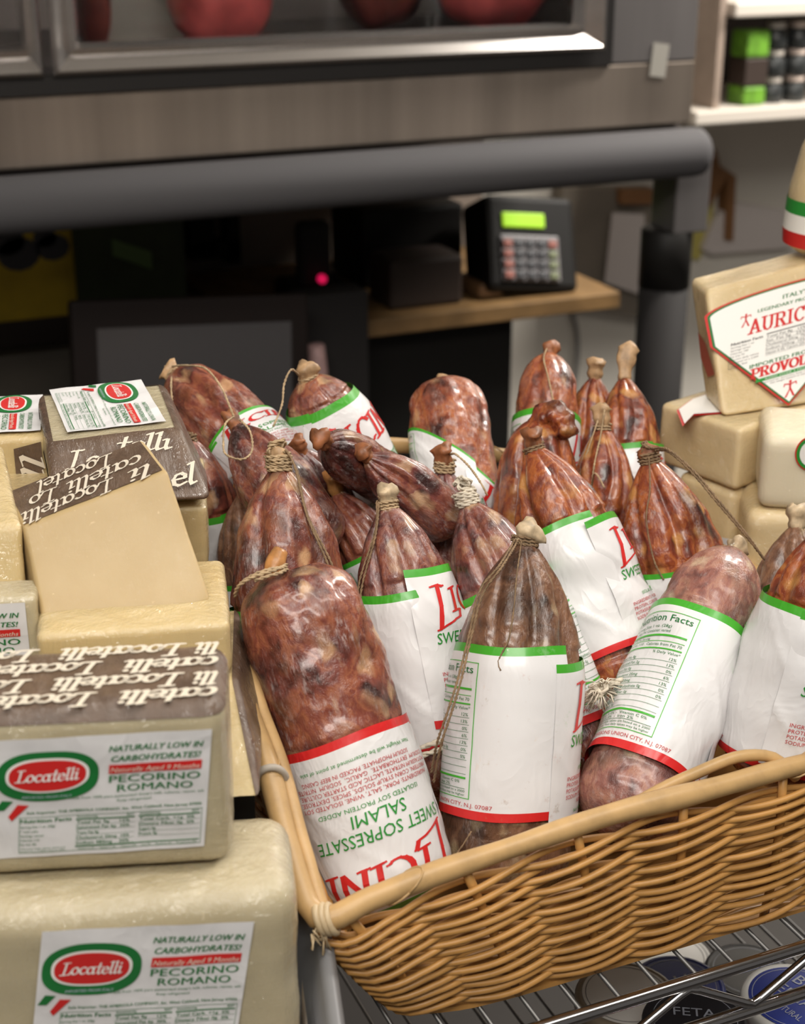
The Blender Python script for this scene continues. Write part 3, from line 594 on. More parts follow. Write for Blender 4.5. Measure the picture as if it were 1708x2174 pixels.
board('paper_stack', [(1492, 530), (1512, 540), (1680, 526), (1665, 446), (1560, 430), (1520, 462)], .03, PW, 'white papers pinned on the wall above the provolone', 'paper', .03)
board('brown_ribbon', [(1480, 430), (1506, 440), (1545, 372), (1540, 510), (1556, 512), (1562, 374), (1528, 352), (1520, 318), (1498, 345)], .04, CARDB, 'brown cardboard ribbon hanging on the wall at the end of the foam tube', 'ribbon', .04)
P = [on_y(x, y, YW-.02) for x, y in ((1205, 640), (1222, 690), (1226, 740), (1222, 790), (1215, 850), (1215, 1000))]
g = G(); g.tube(smooth_path(P, .02), .006, 8); tag(g.obj('grey_cable', plain('cable_grey', (.20, .19, .18), .6), None, True), 'thin grey cable hanging down the wall beside the scale', 'cable')
# wall shelf with jars, top right
YS = YW-.42
A = on_y(1475, 268, YS); B = on_y(1475, 238, YS); C2_ = on_y(1560, 38, YS); D_ = on_y(1560, 6, YS); xR = A.x+.9
SHW = plain('shelf_white', (.55, .50, .44), .4)
su = root('wall_shelf', 'white wall shelf unit with jars at the top right', 'shelf', ((A.x+xR)/2, YS+.2, A.z))
for z0, z1, x0 in ((A.z, B.z, A.x), (C2_.z, D_.z, C2_.x)):
    g = G(); g.box((x0, YS, z0), (xR, YS+.40, z1), bev=.004); g.obj('shelf_board', SHW, su)
xa = on_y(1535, 100, YS).x; xb = on_y(1566, 100, YS).x
g = G(); g.box((xa, YS+.02, B.z), (xb-.02, YS+.4, D_.z+.3)); g.obj('side_panel', plain('side_beige', (.26, .20, .16), .6, var=.1), su)
g = G(); g.box((xb-.02, YS+.38, B.z), (xR, YS+.41, D_.z+.3)); g.obj('back_panel', BRN, su)
JD = plain('jar_dark', (.025, .027, .027), .3); CAP = plain('cap_pale', (.38, .34, .30), .5); CAPP = plain('cap_pinkish', (.52, .42, .36), .5); GRN = plain('pack_green', (.10, .24, .02), .5, var=.4, vscale=40); OLV = plain('jar_olive', (.17, .16, .015), .4)
rows = ['bottom', 'middle', 'top']
rh = (C2_.z-B.z)/3.3
def jar(name, cx, z, r, h, body, cap, label, y, group):
    t = root(name, label, 'jar', (cx, y, z), None, group); M = Matrix.Translation((cx, y, z))
    g = G(); g.lathe([(r*.9, 0), (r, h*.06), (r, h*.62), (r*.72, h*.74), (r*.72, h*.78)], M, 16); g.obj('jar_body', body, t, True)
    g = G(); g.lathe([(r*.78, h*.78), (r*.8, h*.8), (r*.8, h*.97), (r*.7, h)], M, 16); g.obj('lid', cap, t, True)
xg0 = on_y(1576, 150, YS+.04).x
for k in range(2):
    z = B.z+(0 if k == 0 else 2*rh)
    for j in range(1):
        g = G(); g.box((xg0, YS+.03, B.z if k == 0 else B.z+rh*1.75), (xg0+.055, YS+.09, B.z+(rh*.72 if k == 0 else rh*2.75)), bev=.006); tag(g.obj('green_pack', GRN), ('green packet standing on the wall shelf beside the dark jars' if k == 0 else 'green packet higher up at the left of the wall shelf'), 'packet', 'green packets on the wall shelf')
g = G(); g.box((xg0, YS+.03, B.z+rh*.73), (xg0+.055, YS+.09, B.z+rh*1.74), bev=.003); tag(g.obj('dark_carton', BRN), 'dark carton between the two green packets', 'carton')
cols = [1642, 1690, 1745]
for ci, px in enumerate(cols):
    x = on_y(px, 200, YS+.05).x
    for k in range(3):
        jar('spice_jar', x, B.z+rh*k, .024, rh*.98, OLV if ci == 2 else JD, (CAP if ci != 1 else CAPP), '%s jar in the %s layer of the %s stack on the wall shelf' % ('olive' if ci == 2 else 'dark', rows[k], ('left', 'middle', 'right')[ci]), YS+.06, 'jars stacked on the wall shelf')
# ------------------------------------------------------------------ wire shelf carrying basket and cheeses
ZS = 1.0; YR = .612
rail_z = on_y(1444, 2048, YR).z; low_z = on_y(1444, 2151, YR).z
def wire_shelf(name, z, label, y0, dz, truss, x0=-.5, x1=1.35, y1=1.16):
    t = root(name, label, 'wire shelf', ((x0+x1)/2, (y0+y1)/2, z-dz), None, 'chrome wire shelves of one rack')
    g = G(); g.tube([(x0, y0, z-.0035), (x1, y0, z-.0035)], .0042, 12); g.tube([(x0, y0, z-dz), (x1, y0, z-dz)], .0042, 12); g.tube([(x0, y1, z-.0035), (x1, y1, z-.0035)], .0042, 8)
    g.tube([(x0, y0, z-.0035), (x0, y1, z-.0035)], .004, 8); g.tube([(x1, y0, z-.0035), (x1, y1, z-.0035)], .004, 8); g.obj('rail', CHROME, t, True)
    if truss:
        P = []; ph = on_y(1464, 2066, y0).x; s_ = .048
        for i in range(int((x0-ph)/s_)-1, int((x1-ph)/s_)+1):
            x = ph+s_*i; zz = (z-.011) if i % 2 == 0 else (z-dz+.007)
            if x0 < x < x1: P += [(x-.006, y0, zz), (x+.006, y0, zz)]
        g = G(); g.tube(smooth_path(P, .02), .0030, 8); g.obj('truss_wire', CHROME, t, True)
    g = G(); x = x0+.02
    while x < x1: g.tube([(x, y0, z-.0015), (x, y1, z-.0015)], .0014, 6); x += .026
    g.obj('wire_deck', WIRE, t, True)
    return t
wire_shelf('wire_shelf', ZS, 'upper chrome wire shelf carrying the wicker basket and the cheeses', YR, rail_z-low_z+.0035, True)
wire_shelf('wire_shelf', .80, 'lower chrome wire shelf in the dark carrying the jars', YR+.02, .03, False)
for x in (-.5, 1.35):
    for y in (YR, 1.16):
        g = G(); g.tube([(x, y, 0), (x, y, 1.5)], .0127, 16)
        tag(g.obj('shelf_post', CHROME, None, True), 'chrome corner post of the wire rack at its %s %s corner' % ('left' if x < 0 else 'right', 'front' if y < .8 else 'back'), 'post', 'corner posts of the wire rack')
# ------------------------------------------------------------------ wicker basket
RIMC = [(.226, .631, 1.097), (.256, .628, 1.102), (.29, .629, 1.106), (.344, .630, 1.110), (.403, .630, 1.1145), (.461, .629, 1.115), (.535, .631, 1.1145), (.62, .631, 1.112), (.668, .636, 1.111),
        (.678, .665, 1.112), (.672, .75, 1.114), (.660, .87, 1.118), (.648, .96, 1.125), (.630, 1.012, 1.14), (.54, 1.04, 1.168), (.43, 1.047, 1.19), (.32, 1.045, 1.19), (.24, 1.035, 1.19),
        (.222, .98, 1.19), (.221, .87, 1.188), (.226, .80, 1.184), (.228, .771, 1.178), (.226, .742, 1.165), (.2255, .707, 1.149), (.223, .666, 1.122)]
BOTC = [(.285, .650, 0), (.31, .640, 0), (.335, .637, 0), (.375, .636, 0), (.42, .636, 0), (.461, .636, 0), (.535, .636, 0), (.60, .638, 0), (.635, .650, 0),
        (.643, .68, 0), (.645, .75, 0), (.643, .87, 0), (.64, .96, 0), (.62, .985, 0), (.53, .99, 0), (.43, .99, 0), (.34, .99, 0), (.285, .985, 0),
        (.27, .96, 0), (.268, .87, 0), (.269, .80, 0), (.27, .771, 0), (.271, .742, 0), (.274, .707, 0), (.278, .680, 0)]
def loop(P, z=None):
    P = [Vector(p) for p in P]; n = len(P); out = []
    for i in range(n):
        p0, p1, p2, p3 = P[i-1], P[i], P[(i+1) % n], P[(i+2) % n]
        for k in range(16):
            t = k/16; out.append(.5*((2*p1)+(p2-p0)*t+(2*p0-5*p1+4*p2-p3)*t*t+(3*p1-p0-3*p2+p3)*t**3))
    return out
RL = loop(RIMC); BL_ = loop([(x, y, ZS+.004) for x, y, _ in BOTC])
acc = [0]
for a, b in zip(RL, RL[1:]+RL[:1]): acc.append(acc[-1]+(b-a).length)
PER = acc[-1]; i0 = 0
def wallp(d, v):
    """point on the basket wall: d metres along the rim, v 0 bottom .. 1 rim; plus outward normal"""
    d = d % PER; i = int(np.searchsorted(acc, d, side='right'))-1; f = (d-acc[i])/(acc[i+1]-acc[i]); j = (i+1) % len(RL)
    r = RL[i].lerp(RL[j], f); b = BL_[i].lerp(BL_[j], f); bulge = .004*math.sin(math.pi*v)
    p = b.lerp(r, v); tn = (RL[j]-RL[i]).normalized(); n = tn.cross((r-b).normalized()).normalized()
    return p+n*bulge, n
NST = 24; DS = PER/NST; OFF = .085
basket = root('wicker_basket', 'honey coloured wicker basket full of salami standing on the upper wire shelf', 'basket', (.45, .83, ZS))
SC = []; rr_ = []
for k in range(int(PER/.006)):
    d = k*.006; p, _ = wallp(d, 1); SC.append(p); rr_.append(.0063*(1+.06*math.sin(d*37)+.05*math.sin(d*91+1)))
g = G(); g.tube(SC, rr_, 14, True)
for d0 in (.05, .31, .42, .50, .60, .93, 1.2, PER-.09, PER-.17):   # joints of the rod's flat wrapping
    g.tube([wallp(d0+.012*math.sin(a)*.9, 1)[0]+wallp(d0, 1)[1]*.0066*math.cos(a)+Vector((0, 0, .0066*math.sin(a))) for a in np.linspace(0, 2*math.pi, 17)], .0007, 5)
g.obj('rim', CANE, basket, True)
g = G()
Q = []
for k in range(24):
    d = PER-.20+.195*k/23; p, n = wallp(d, 1); Q.append(p-n*(.0095)+Vector((0, 0, -.006-.004*k/23)))
g.tube(smooth_path(Q, .01), .0042, 10); g.obj('inner_rod', CANE, basket, True)
g = G(); Q = [on_y(x, y, yy) for x, y, yy in ((1300, 1735, .640), (1400, 1677, .643), (1480, 1640, .643), (1560, 1608, .642), (1622, 1604, .640), (1655, 1618, .637), (1690, 1650, .634))]
g.tube(smooth_path(Q, .006), .0036, 10); g.obj('inner_rod', CANE, basket, True)
NR = 12
for nm, lo, hi in (('woven_side', 0, 1),):
    g = G()
    for r in range(NR):
        v0 = .03+(.90-.03)*(r+.5)/NR
        for s in range(2):
            P = []
            for k in range(int(PER/.0055)):
                d = k*PER/int(PER/.0055); ph = math.pi*((d-OFF)/DS+s+r*.0)+.12*math.sin(r*2.1); 
                v = v0+.0012*math.sin(d*19+r)/.1; p, n = wallp(d, v)
                jit = .0005*math.sin(d*53+r*3+s)
                P.append(p+n*(.0047*math.cos(ph))+Vector((0, 0, .0026*math.sin(ph)+jit)))
            g.tube(P, .0021, 7, True)
    g.obj(nm, WICK, basket, True)
for i in range(NST):
    d = OFF+i*DS; P = [wallp(d, v)[0] for v in (-.01, .25, .5, .75, 1.0)]
    g = G(); g.tube(P, .0027, 8); g.obj('stake', WICK, basket, True)
g = G(); Bq = BL_[::6]; n = len(Bq); g.add([p+Vector((0, 0, -.0035)) for p in Bq]+[p+Vector((0, 0, -.0005)) for p in Bq], [tuple(range(n-1, -1, -1)), tuple(range(n, 2*n))]+[(i, (i+1) % n, n+(i+1) % n, n+i) for i in range(n)]); g.obj('base', WICK, basket)
def tie(d, r, k, m, wdt=.0022, name='binding'):
    g = G(); p, n = wallp(d, 1); t = (wallp(d+.002, 1)[0]-wallp(d-.002, 1)[0]).normalized(); u = t.cross(n).normalized()
    for q in range(k): g.tube([p+t*(q-(k-1)/2)*wdt*1.5+(n*math.cos(a)+u*math.sin(a))*r+t*.003*math.sin(a) for a in np.linspace(0, 2*math.pi, 20, endpoint=False)], wdt, 6, True)
    return g.obj(name, m, basket, True)
dt = min(range(len(RL)), key=lambda i: (Vector(proj(RL[i]))-Vector((590, 1652))).length); tie(acc[dt], .0078, 1, plain('tie_grey', (.42, .37, .31), .6))
tie(.005, .0072, 3, WRAP, .0019)
g = G(); random.seed(3); p0 = wallp(.0, 1)[0]+Vector((-.002, -.006, -.004))
for k in range(14):
    a = random.random()*6.28; q = p0+Vector((.004*math.cos(a), -.001, .003*math.sin(a))); g.tube([q, q+Vector((random.uniform(-.003, .004), random.uniform(-.005, .001), random.uniform(-.012, -.003)))], .0006, 4)
g.obj('frayed_binding', WRAP, basket, True)
# ------------------------------------------------------------------ salami
TAB = {
'S1':([0.2694,0.7871,1.2208],[0.2929,0.6813,1.0453],0.0383),'S2':([0.2937,0.8702,1.2548],[0.28,0.7969,1.067],0.0362),'S3':([0.3612,0.8551,1.2232],[0.3671,0.7734,1.0519],0.0340),
'S4':([0.4179,0.8538,1.2169],[0.4482,0.7436,1.0599],0.0343),'S5':([0.4132,0.764,1.2254],[0.366,0.6913,1.0282],0.0393),'S6':([0.4828,0.8849,1.235],[0.5142,0.7658,1.0533],0.0359),
'S7':([0.5637,0.8643,1.2215],[0.5806,0.7912,1.0466],0.0357),'S8':([0.578,0.7791,1.1816],[0.4296,0.6694,1.0671],0.0336),'S9':([0.5872,0.6857,1.2412],[0.5413,0.6731,1.0745],0.0363),
'S10':([0.6299,0.7815,1.1924],[0.5883,0.7315,1.0672],0.0253),'S11':([0.2877,1.0866,1.2521],[0.3321,0.9788,1.201],0.0301),'S12':([0.299,0.9762,1.2468],[0.3264,0.8823,1.1829],0.0260),
'S13':([0.271,0.9974,1.2352],[0.285,0.9669,1.0887],0.0260),'S14':([0.2966,0.9583,1.2047],[0.2834,0.8961,1.0804],0.0214),'S15':([0.3651,1.0088,1.2631],[0.4319,0.9804,1.0889],0.0346),
'S16':([0.3327,0.8909,1.2581],[0.4091,0.953,1.1944],0.0186),'S17':([0.36,0.8893,1.2454],[0.4235,0.884,1.186],0.0195),'S18':([0.3529,0.9265,1.2074],[0.3911,0.8711,1.1146],0.0226),
'S19':([0.3385,0.9532,1.2315],[0.3907,0.9446,1.1071],0.0193),'S20':([0.4877,1.0386,1.2334],[0.4609,0.9471,1.153],0.0310),'S21':([0.4310,0.918,1.2165],[0.4155,0.8860,1.0628],0.0255),
'S22':([0.576,1.0354,1.2483],[0.5222,0.9389,1.124],0.0247),'S23':([0.6082,1.018,1.2318],[0.5814,0.9772,1.0906],0.0254),'S24':([0.6147,0.9848,1.2406],[0.5906,0.914,1.1139],0.0238),
'S25':([0.5155,0.9335,1.2358],[0.4829,0.8885,1.1036],0.0299),'S26':([0.5593,0.9222,1.2279],[0.542,0.8718,1.0986],0.0226)}
PROF = {'t': ([0, .1, .25, .5, .8, 1], [.13, .32, .56, .82, .97, 1]), 'b': ([0, .05, .14, .3, .5, 1], [.45, .72, .88, .97, 1, 1]), 'd': ([0, .06, .18, .4, .7, 1], [.22, .46, .68, .88, .98, 1])}
def smoothed(xs, ys):
    X = np.linspace(0, 1, 200); Y = np.interp(X, xs, ys); k = np.ones(17)/17; Yp = np.concatenate([np.full(8, Y[0]), Y, np.full(8, Y[-1])]); return X, np.convolve(Yp, k, 'valid')
PROFS = {k: smoothed(*v) for k, v in PROF.items()}
class Salami:
    def __init__(s, key, label, mat_, prof='t', lab=None, pleat=.16, seed=None):
        s.key = key; T, B, R = TAB[key]; T = Vector(T); B = Vector(B); s.R = R; s.L = (T-B).length; A = (T-B).normalized()
        c = (T+B)/2; f = (CAM-c); f = (f-A*f.dot(A)).normalized(); r = A.cross(f)
        rot = Matrix((r, -f, A)).transposed(); s.root = root('salami', label, 'salami', B, rot, 'salami standing in the wicker basket')
        s.M = np.array(MW[s.root]); s.prof = prof; s.lab = lab; s.seed = seed if seed is not None else int(key[1:])*3.7
        rnd = random.Random(int(key[1:])); s.grooves = [(2*math.pi*(i+rnd.uniform(-.3, .3))/9, rnd.uniform(.10, .2), rnd.uniform(.5, 1.2)) for i in range(9)]
        s.pleat = pleat
        s.s0 = s.s1 = 2.0
        if lab:
            yt, yb = lab[0], lab[1]; s.s0 = s.find(yt); s.s1 = s.find(yb) if yb else min(.985, s.s0+.125/s.L)
            s.s1 = max(s.s1, s.s0+.03/s.L)
        s.casing(mat_)
        if lab: s.sleeve(*lab[2:])
    def base(s, sv):
        x = sv*s.L/(2.4*s.R); X, Y = PROFS[s.prof]; p = np.interp(x, X, Y)
        e = (1-sv)*s.L/(.75*s.R); return s.R*p*np.sqrt(np.clip(1-(1-np.clip(e, 0, 1))**2, .05, 1))
    def world(s, th, sv, rad):
        X = np.stack([rad*np.sin(th), -rad*np.cos(th), s.L*(1-sv)], -1); return X@s.M[:3, :3].T+s.M[:3, 3]
    def find(s, y):
        best = min(np.linspace(0, 1, 201), key=lambda q: abs(proj(s.world(np.array([0.]), np.array([q]), s.base(np.array([q])))[0])[1]-y)); return float(best)
    def surf(s, deg, sv, off=.002):
        a = np.array([math.radians(deg)]); q = np.array([sv]); return Vector(s.world(a, q, s.rad(a, q)+off)[0])
    def rad(s, th, sv):
        b = s.base(sv); x = sv*s.L/(2.4*s.R); pa = np.interp(x, [0, .1, .45, 1.0, 1.5], [.3, .9, 1, .35, 0])*s.pleat; k = np.zeros_like(th)
        for g0, wd, am in s.grooves:
            d = (th-g0-.25*np.sin(x*3+g0)+math.pi) % (2*math.pi)-math.pi; k -= am*np.exp(-(d/wd)**2)
        return b*(1+pa*(k+.25))
    def casing(s, m):
        nt, ns = 120, 132; th, sv = np.meshgrid(np.linspace(0, 2*math.pi, nt, endpoint=False), np.concatenate([np.linspace(0, .12, 22)[:-1], np.linspace(.12, 1, ns-21)])); r = s.rad(th, sv)
        P = s.world(th, sv, r).reshape(-1, 3); lump = np.empty(len(P)); sd = Vector((s.seed, s.seed*1.7, 0)); nz = noise.noise
        for i, p in enumerate(P):
            v = Vector(p); lump[i] = .0021*nz(v*38+sd)+.0011*nz(v*85+sd)+.0005*nz(v*190)
        lump = lump.reshape(th.shape)*np.clip(s.base(sv)/s.R*1.1-.1, .12, 1); r = r+lump*(s.R/.036)
        if s.lab: r = np.where((sv > s.s0-.012) & (sv < s.s1+.012) , np.minimum(r, s.lrad(th*0+.5, sv)-.0012-2.2*(s.lab[6] if len(s.lab) > 6 else .0007)), r)
        P = s.world(th, sv, r).reshape(-1, 3); ns = th.shape[0]
        F = [(i*nt+j, (i+1)*nt+j, (i+1)*nt+(j+1) % nt, i*nt+(j+1) % nt) for i in range(ns-1) for j in range(nt)]
        F += [tuple(range(nt)), tuple((ns-1)*nt+j for j in range(nt-1, -1, -1))]
        obj('casing', P, F, m, s.root, True)
    def lrad(s, u, sv):
        b = np.maximum(s.base(sv), s.R*.55); return b*1.02+.0013+.0007*(1-u)
    def sleeve(s, uc, skew=0, flip=False, m=None, amp=.0007, tilt=0):
        m = m or PAPER; sg = -1 if flip else 1; rnd = random.Random(s.key); ph = [rnd.uniform(0, 6.28) for _ in range(8)]
        def fn(V, lift):
            u = V[:, 0]/SW; v = V[:, 1]/SH; th = sg*(u-uc)*2*math.pi*1.04
            q = s.s0+(s.s1-s.s0)*(v if flip else 1-v)+skew*(u-.5)+tilt*np.sin(th)+.0035*np.sin(u*23+ph[6])*(abs(2*v-1))
            w = amp*(np.sin(u*31+2.5*np.sin(v*5+ph[0])+ph[1])*.6+np.sin(u*17+v*11+ph[2])*.5+np.sin(v*19+u*8+ph[3])*.4+1.2*np.exp(-((np.sin(u*9+v*3.2+ph[4]))/.12)**2)*np.sin(math.pi*np.clip(v, 0, 1)))
            return s.world(th, q, s.lrad(u, q)+w+lift*1.3)
        nu, nv = 150, 40; V = np.array([(SW*i/nu, SH*j/nv) for j in range(nv+1) for i in range(nu+1)])
        F = [(j*(nu+1)+i, j*(nu+1)+i+1, (j+1)*(nu+1)+i+1, (j+1)*(nu+1)+i) for j in range(nv) for i in range(nu)]
        o = obj('label', fn(V, 0), F, m, s.root, True, None, V/np.array([SW, SH]))
        SLEEVE.build(fn, 'label_print', o)
    def top(s): return Vector(s.world(np.array([0.]), np.array([0.]), np.array([0.]))[0])
    def loc(s, x, y, z):
        """local: x right, y towards the viewer, z along the axis from the neck"""
        return Vector(s.M[:3, :3]@np.array([x, -y, s.L+z])+s.M[:3, 3])
    def nub(s, m, h=.018, r=.006, dx=.0, dy=.0, flare=1.3):
        g = G(); P = []; R = []; rnd = random.Random(s.key+'n')
        for i in range(9):
            t = i/8; P.append(s.loc(dx*t*t, dy*t*t, -.004+(h+.004)*t)); R.append(r*(.75+(flare-.75)*t)*(1+.12*math.sin(t*13+s.seed)) if i < 8 else r*flare*.5)
        g.tube(P, R, 18); A = Vector(s.M[:3, 2])
        for i, v in enumerate(g.V):
            ring = i//18; a = 2*math.pi*(i%18)/18; k = 1+(.05+.20*ring/8)*math.sin(3*a+s.seed)+.10*math.sin(5*a+ring*.5); c_ = P[min(ring, 8)]; g.V[i] = tuple(c_+(Vector(v)-c_)*k+A*(.0016*math.sin(2*a+s.seed) if ring > 6 else 0))
        o = g.obj('casing_end', m, s.root, True); return o
    def knot(s, m, turns=4, r=None, ball=.007, tw=.0011):
        r = r or s.R*.19; P = []; rnd = random.Random(s.key+'k')
        for i in range(turns*10+1): a = 2*math.pi*i/10; P.append(s.loc((r+.0006*math.sin(i))*math.cos(a), (r+.0006*math.cos(i*1.7))*math.sin(a), -.003+.0021*i/10))
        top = -.003+.0021*turns
        for i in range(16): v = Vector((rnd.gauss(0, 1), rnd.gauss(0, 1), rnd.gauss(0, .8))).normalized()*ball*rnd.uniform(.5, 1); P.append(s.loc(v.x, v.y+.002, top+ball*.5+v.z))
        g = G(); g.twine(P, tw); return g.obj('twine_knot', m, s.root, True)
    def string(s, pts, m, r=.0009, name='string'):
        """points: ('s', deg, s) on the skin, ('l', x, y, z) from the neck, or ('w', px, py, depth)"""
        P = []
        for p in pts: P.append(s.surf(p[1], p[2], .0015+(p[3] if len(p) > 3 else 0)) if p[0] == 's' else s.loc(*p[1:]) if p[0] == 'l' else at(*p[1:]))
        g = G(); g.twine(P, r); return g.obj(name, m, s.root, True)
a = Salami('S1', 'fat salami in the front left corner of the basket, its white sleeve upside down', CAS['plum'], 'b', (1568, None, .24, .02, True, None, .0006), .05)
a.string([('w', 498, 1266, .895), ('w', 505, 1246, .888), ('w', 530, 1228, .884), ('w', 562, 1217, .884), ('w', 590, 1208, .888), ('w', 608, 1198, .896)], TWINE, .0012, 'twine_knot')
a.string([('w', 500, 1258, .897), ('w', 512, 1238, .889), ('w', 540, 1220, .886), ('w', 572, 1209, .886), ('w', 608, 1204, .893)], TWINE, .0012, 'twine_knot')
a.string([('w', 540, 1233, .884), ('w', 566, 1224, .883), ('w', 595, 1216, .886), ('w', 610, 1208, .894)], TWINE, .0012, 'twine_knot')
g = G(); P = [at(578, 1222, .90), at(582, 1205, .902), at(588, 1185, .905), at(596, 1168, .907)]; g.tube(smooth_path(P, .002), [.0048+.0012*math.sin(i*.5) for i in range(len(smooth_path(P, .002)))], 12); g.obj('casing_end', NUB['amber'], a.root, True)
a = Salami('S2', 'tall dark salami with a big twine knot, standing behind the upside-down one', CAS['plum'], 't', (1292, None, .9), .2)
a.knot(TWINE, 5, .0075, .0075, .0013); a.nub(NUB['tan'], .012, .0055)
a.string([('l', .006, .004, .008), ('l', .011, .006, -.004), ('s', 42, .16), ('s', 50, .32), ('s', 52, .45), ('s', 60, .55), ('s', 66, .64)], TWINE_D)
a.string([('l', .005, .006, .010), ('l', .010, .008, -.002), ('s', 39, .16), ('s', 46, .32), ('s', 49, .45), ('s', 57, .55), ('s', 62, .64)], TWINE_D)
a = Salami('S3', 'dark mouldy salami with a green edged sleeve reading SWEET, left of the blank sleeved one', CAS['plum2'], 't', (1236, 1572, .955, .075), .2)
a.knot(TWINE, 3, .0065, .006); a.nub(NUB['pale'], .013, .006, .002, .002, 1.2)
a.string([('l', -.006, .004, .004), ('s', -40, .08), ('s', -62, .25), ('s', -72, .40), ('s', -72, .52)], TWINE_D)
a.string([('l', -.005, .006, .002), ('s', -36, .10), ('s', -57, .27), ('s', -66, .42), ('s', -67, .55)], TWINE_D)
a = Salami('S4', 'purplish salami with a pale plaited knot, leaning right behind the blank sleeved one', CAS['plum2'], 't', (1238, 1560, .50, -.03), .17)
a.knot(ROPE, 5, .0072, .0075, .0014)
a = Salami('S5', 'brownish salami with a blank stained sleeve, front and centre of the basket', CAS['olive'], 't', (1386, 1757, .868, -.045, False, PAPER_WORN, .0003), .2)
a.nub(NUB['pale'], .010, .0085, .006, .002, 1.15); a.knot(TWINE_D, 3, .0078, .005)
a.string([('l', -.006, .007, .0), ('w', 1060, 1200, .905), ('w', 1018, 1255, .90), ('w', 995, 1350, .895), ('w', 972, 1440, .885), ('w', 950, 1510, .88), ('w', 928, 1575, .885), ('w', 915, 1640, .90)], TWINE_D)
a.string([('l', -.004, .008, .0), ('w', 1066, 1202, .903), ('w', 1024, 1262, .898), ('w', 999, 1356, .893), ('w', 978, 1445, .883), ('w', 957, 1515, .88), ('w', 936, 1580, .883), ('w', 920, 1660, .90)], TWINE_D)
a.string([('l', -.002, .009, .0), ('s', -9, .10), ('s', -7, .19), ('s', -9, .27), ('s', -16, .33), ('s', -13, .355)], TWINE_D, .0006)
a.string([('w', 1000, 1765, .885), ('w', 985, 1790, .883), ('w', 968, 1815, .883), ('w', 955, 1845, .885)], TWINE_D, .0006)
a = Salami('S6', 'rusty red salami with a folded top and crinkled white sleeve, right of centre', CAS['rust'], 't', (1112, 1394, .905, -.03, False, None, .0012), .22)
a.nub(NUB['rust'], .012, .006, .004, .004, 1.25); a.knot(TWINE_D, 2, .007, .004)
a = Salami('S7', 'dark rusty salami with a long twine trailing right, behind the nutrition facts sleeve', CAS['rust'], 't', (1203, 1425, .86, .03), .2)
a.knot(TWINE_D, 4, .0072, .0065); a.nub(NUB['rust'], .010, .006)
a.string([('l', .005, .005, .005), ('w', 1420, 960, 1.05), ('w', 1470, 1005, 1.04), ('w', 1520, 1065, 1.03), ('w', 1580, 1135, 1.03), ('w', 1622, 1188, 1.04)], TWINE_D, .001)
a.string([('l', .004, .006, .007), ('w', 1418, 955, 1.05), ('w', 1472, 1000, 1.04), ('w', 1524, 1062, 1.03), ('w', 1583, 1133, 1.03), ('w', 1620, 1186, 1.04)], TWINE_D, .001)
a.string([('l', .0, .008, .002), ('s', -12, .10), ('s', -22, .2), ('s', -20, .34), ('s', -14, .42)], TWINE_D, .0007)
a = Salami('S8', 'pale marbled salami with nutrition facts on its sleeve, leaning right at the front', CAS['pale'], 'd', (1290, 1604, .79, .02, False, None, .0008), .05)
a.knot(ROPE, 2, .006, .005); a.nub(NUB['pale'], .011, .006, .002)
a = Salami('S9', 'dark red salami at the right edge with ingredients on its long white sleeve', CAS['rust'], 't', (1300, 1640, .035, 0, False, None, .0009), .12)
a.knot(TWINE_D, 3, .007, .005)
a = Salami('S10', 'thin grey brown salami with a round pale end, behind the one at the right edge', CAS['olive'], 't', (1306, None, .86, 0), .18)
a.nub(NUB['pale'], .014, .0055, 0, 0, 1.7)
a = Salami('S11', 'salami lying at the back left with twine looped over its top', CAS['plum'], 'd', (905, None, .10, .02), .16)
a.knot(TWINE, 3, .0065, .006); a.nub(NUB['tan'], .010, .006)
a.string([('l', .004, .004, .006), ('w', 400, 776, 1.11), ('w', 437, 783, 1.09), ('w', 468, 820, 1.07), ('w', 487, 862, 1.06), ('w', 496, 885, 1.06)], TWINE)
a.string([('l', .0, .006, .0), ('w', 363, 820, 1.11), ('w', 365, 850, 1.10)], TWINE)
a = Salami('S12', 'brownish salami with a slim tied end hanging in a twine loop, back left', CAS['plum2'], 't', None, .2)
a.nub(NUB['rust'], .014, .006, .0, .0, 1.0)
a.string([('w', 496, 885, 1.055), ('w', 478, 900, 1.045), ('w', 474, 940, 1.04), ('w', 480, 965, 1.03), ('w', 515, 975, 1.02), ('w', 535, 955, 1.03), ('w', 530, 915, 1.04), ('w', 508, 890, 1.05)], TWINE, .0009)
a = Salami('S13', 'reddish salami squeezed between the cheeses and the others at far left', CAS['plum'], 't', (1102, None, .9, .0), .16)
a.knot(TWINE_D, 2, .005, .004)
a = Salami('S14', 'thin brown salami half hidden behind the tall knotted one', CAS['olive'], 't', (1240, None, .9), .18)
a.nub(NUB['amber'], .012, .005, .002, .002, 1.4)
a = Salami('S15', 'broad salami at the back with a red and green lettered sleeve facing the viewer', CAS['plum'], 'd', (868, None, .10, .0), .14)
a.knot(TWINE, 3, .0065, .005); a.nub(NUB['tan'], .012, .0075, .004, .0, 1.1)
a.string([('l', -.005, .004, .006), ('w', 618, 785, 1.09), ('w', 603, 815, 1.085), ('w', 598, 860, 1.08), ('w', 580, 905, 1.07)], TWINE)
a = Salami('S16', 'small wrinkled salami lying just right of the big twine knot', CAS['plum2'], 't', None, .2)
a.nub(NUB['rust'], .014, .006, .001, .001, 1.1)
a = Salami('S17', 'narrow salami lying on its side left of the middle, with a pinched brown end', CAS['plum2'], 't', None, .24)
a.nub(NUB['rust'], .008, .005, .002, .002, 1.5)
a = Salami('S18', 'short salami with a curled amber end, between the tall knotted one and the mouldy one', CAS['plum'], 't', (1170, None, .9), .24)
a.nub(NUB['amber'], .013, .0055, .006, .003, 1.3)
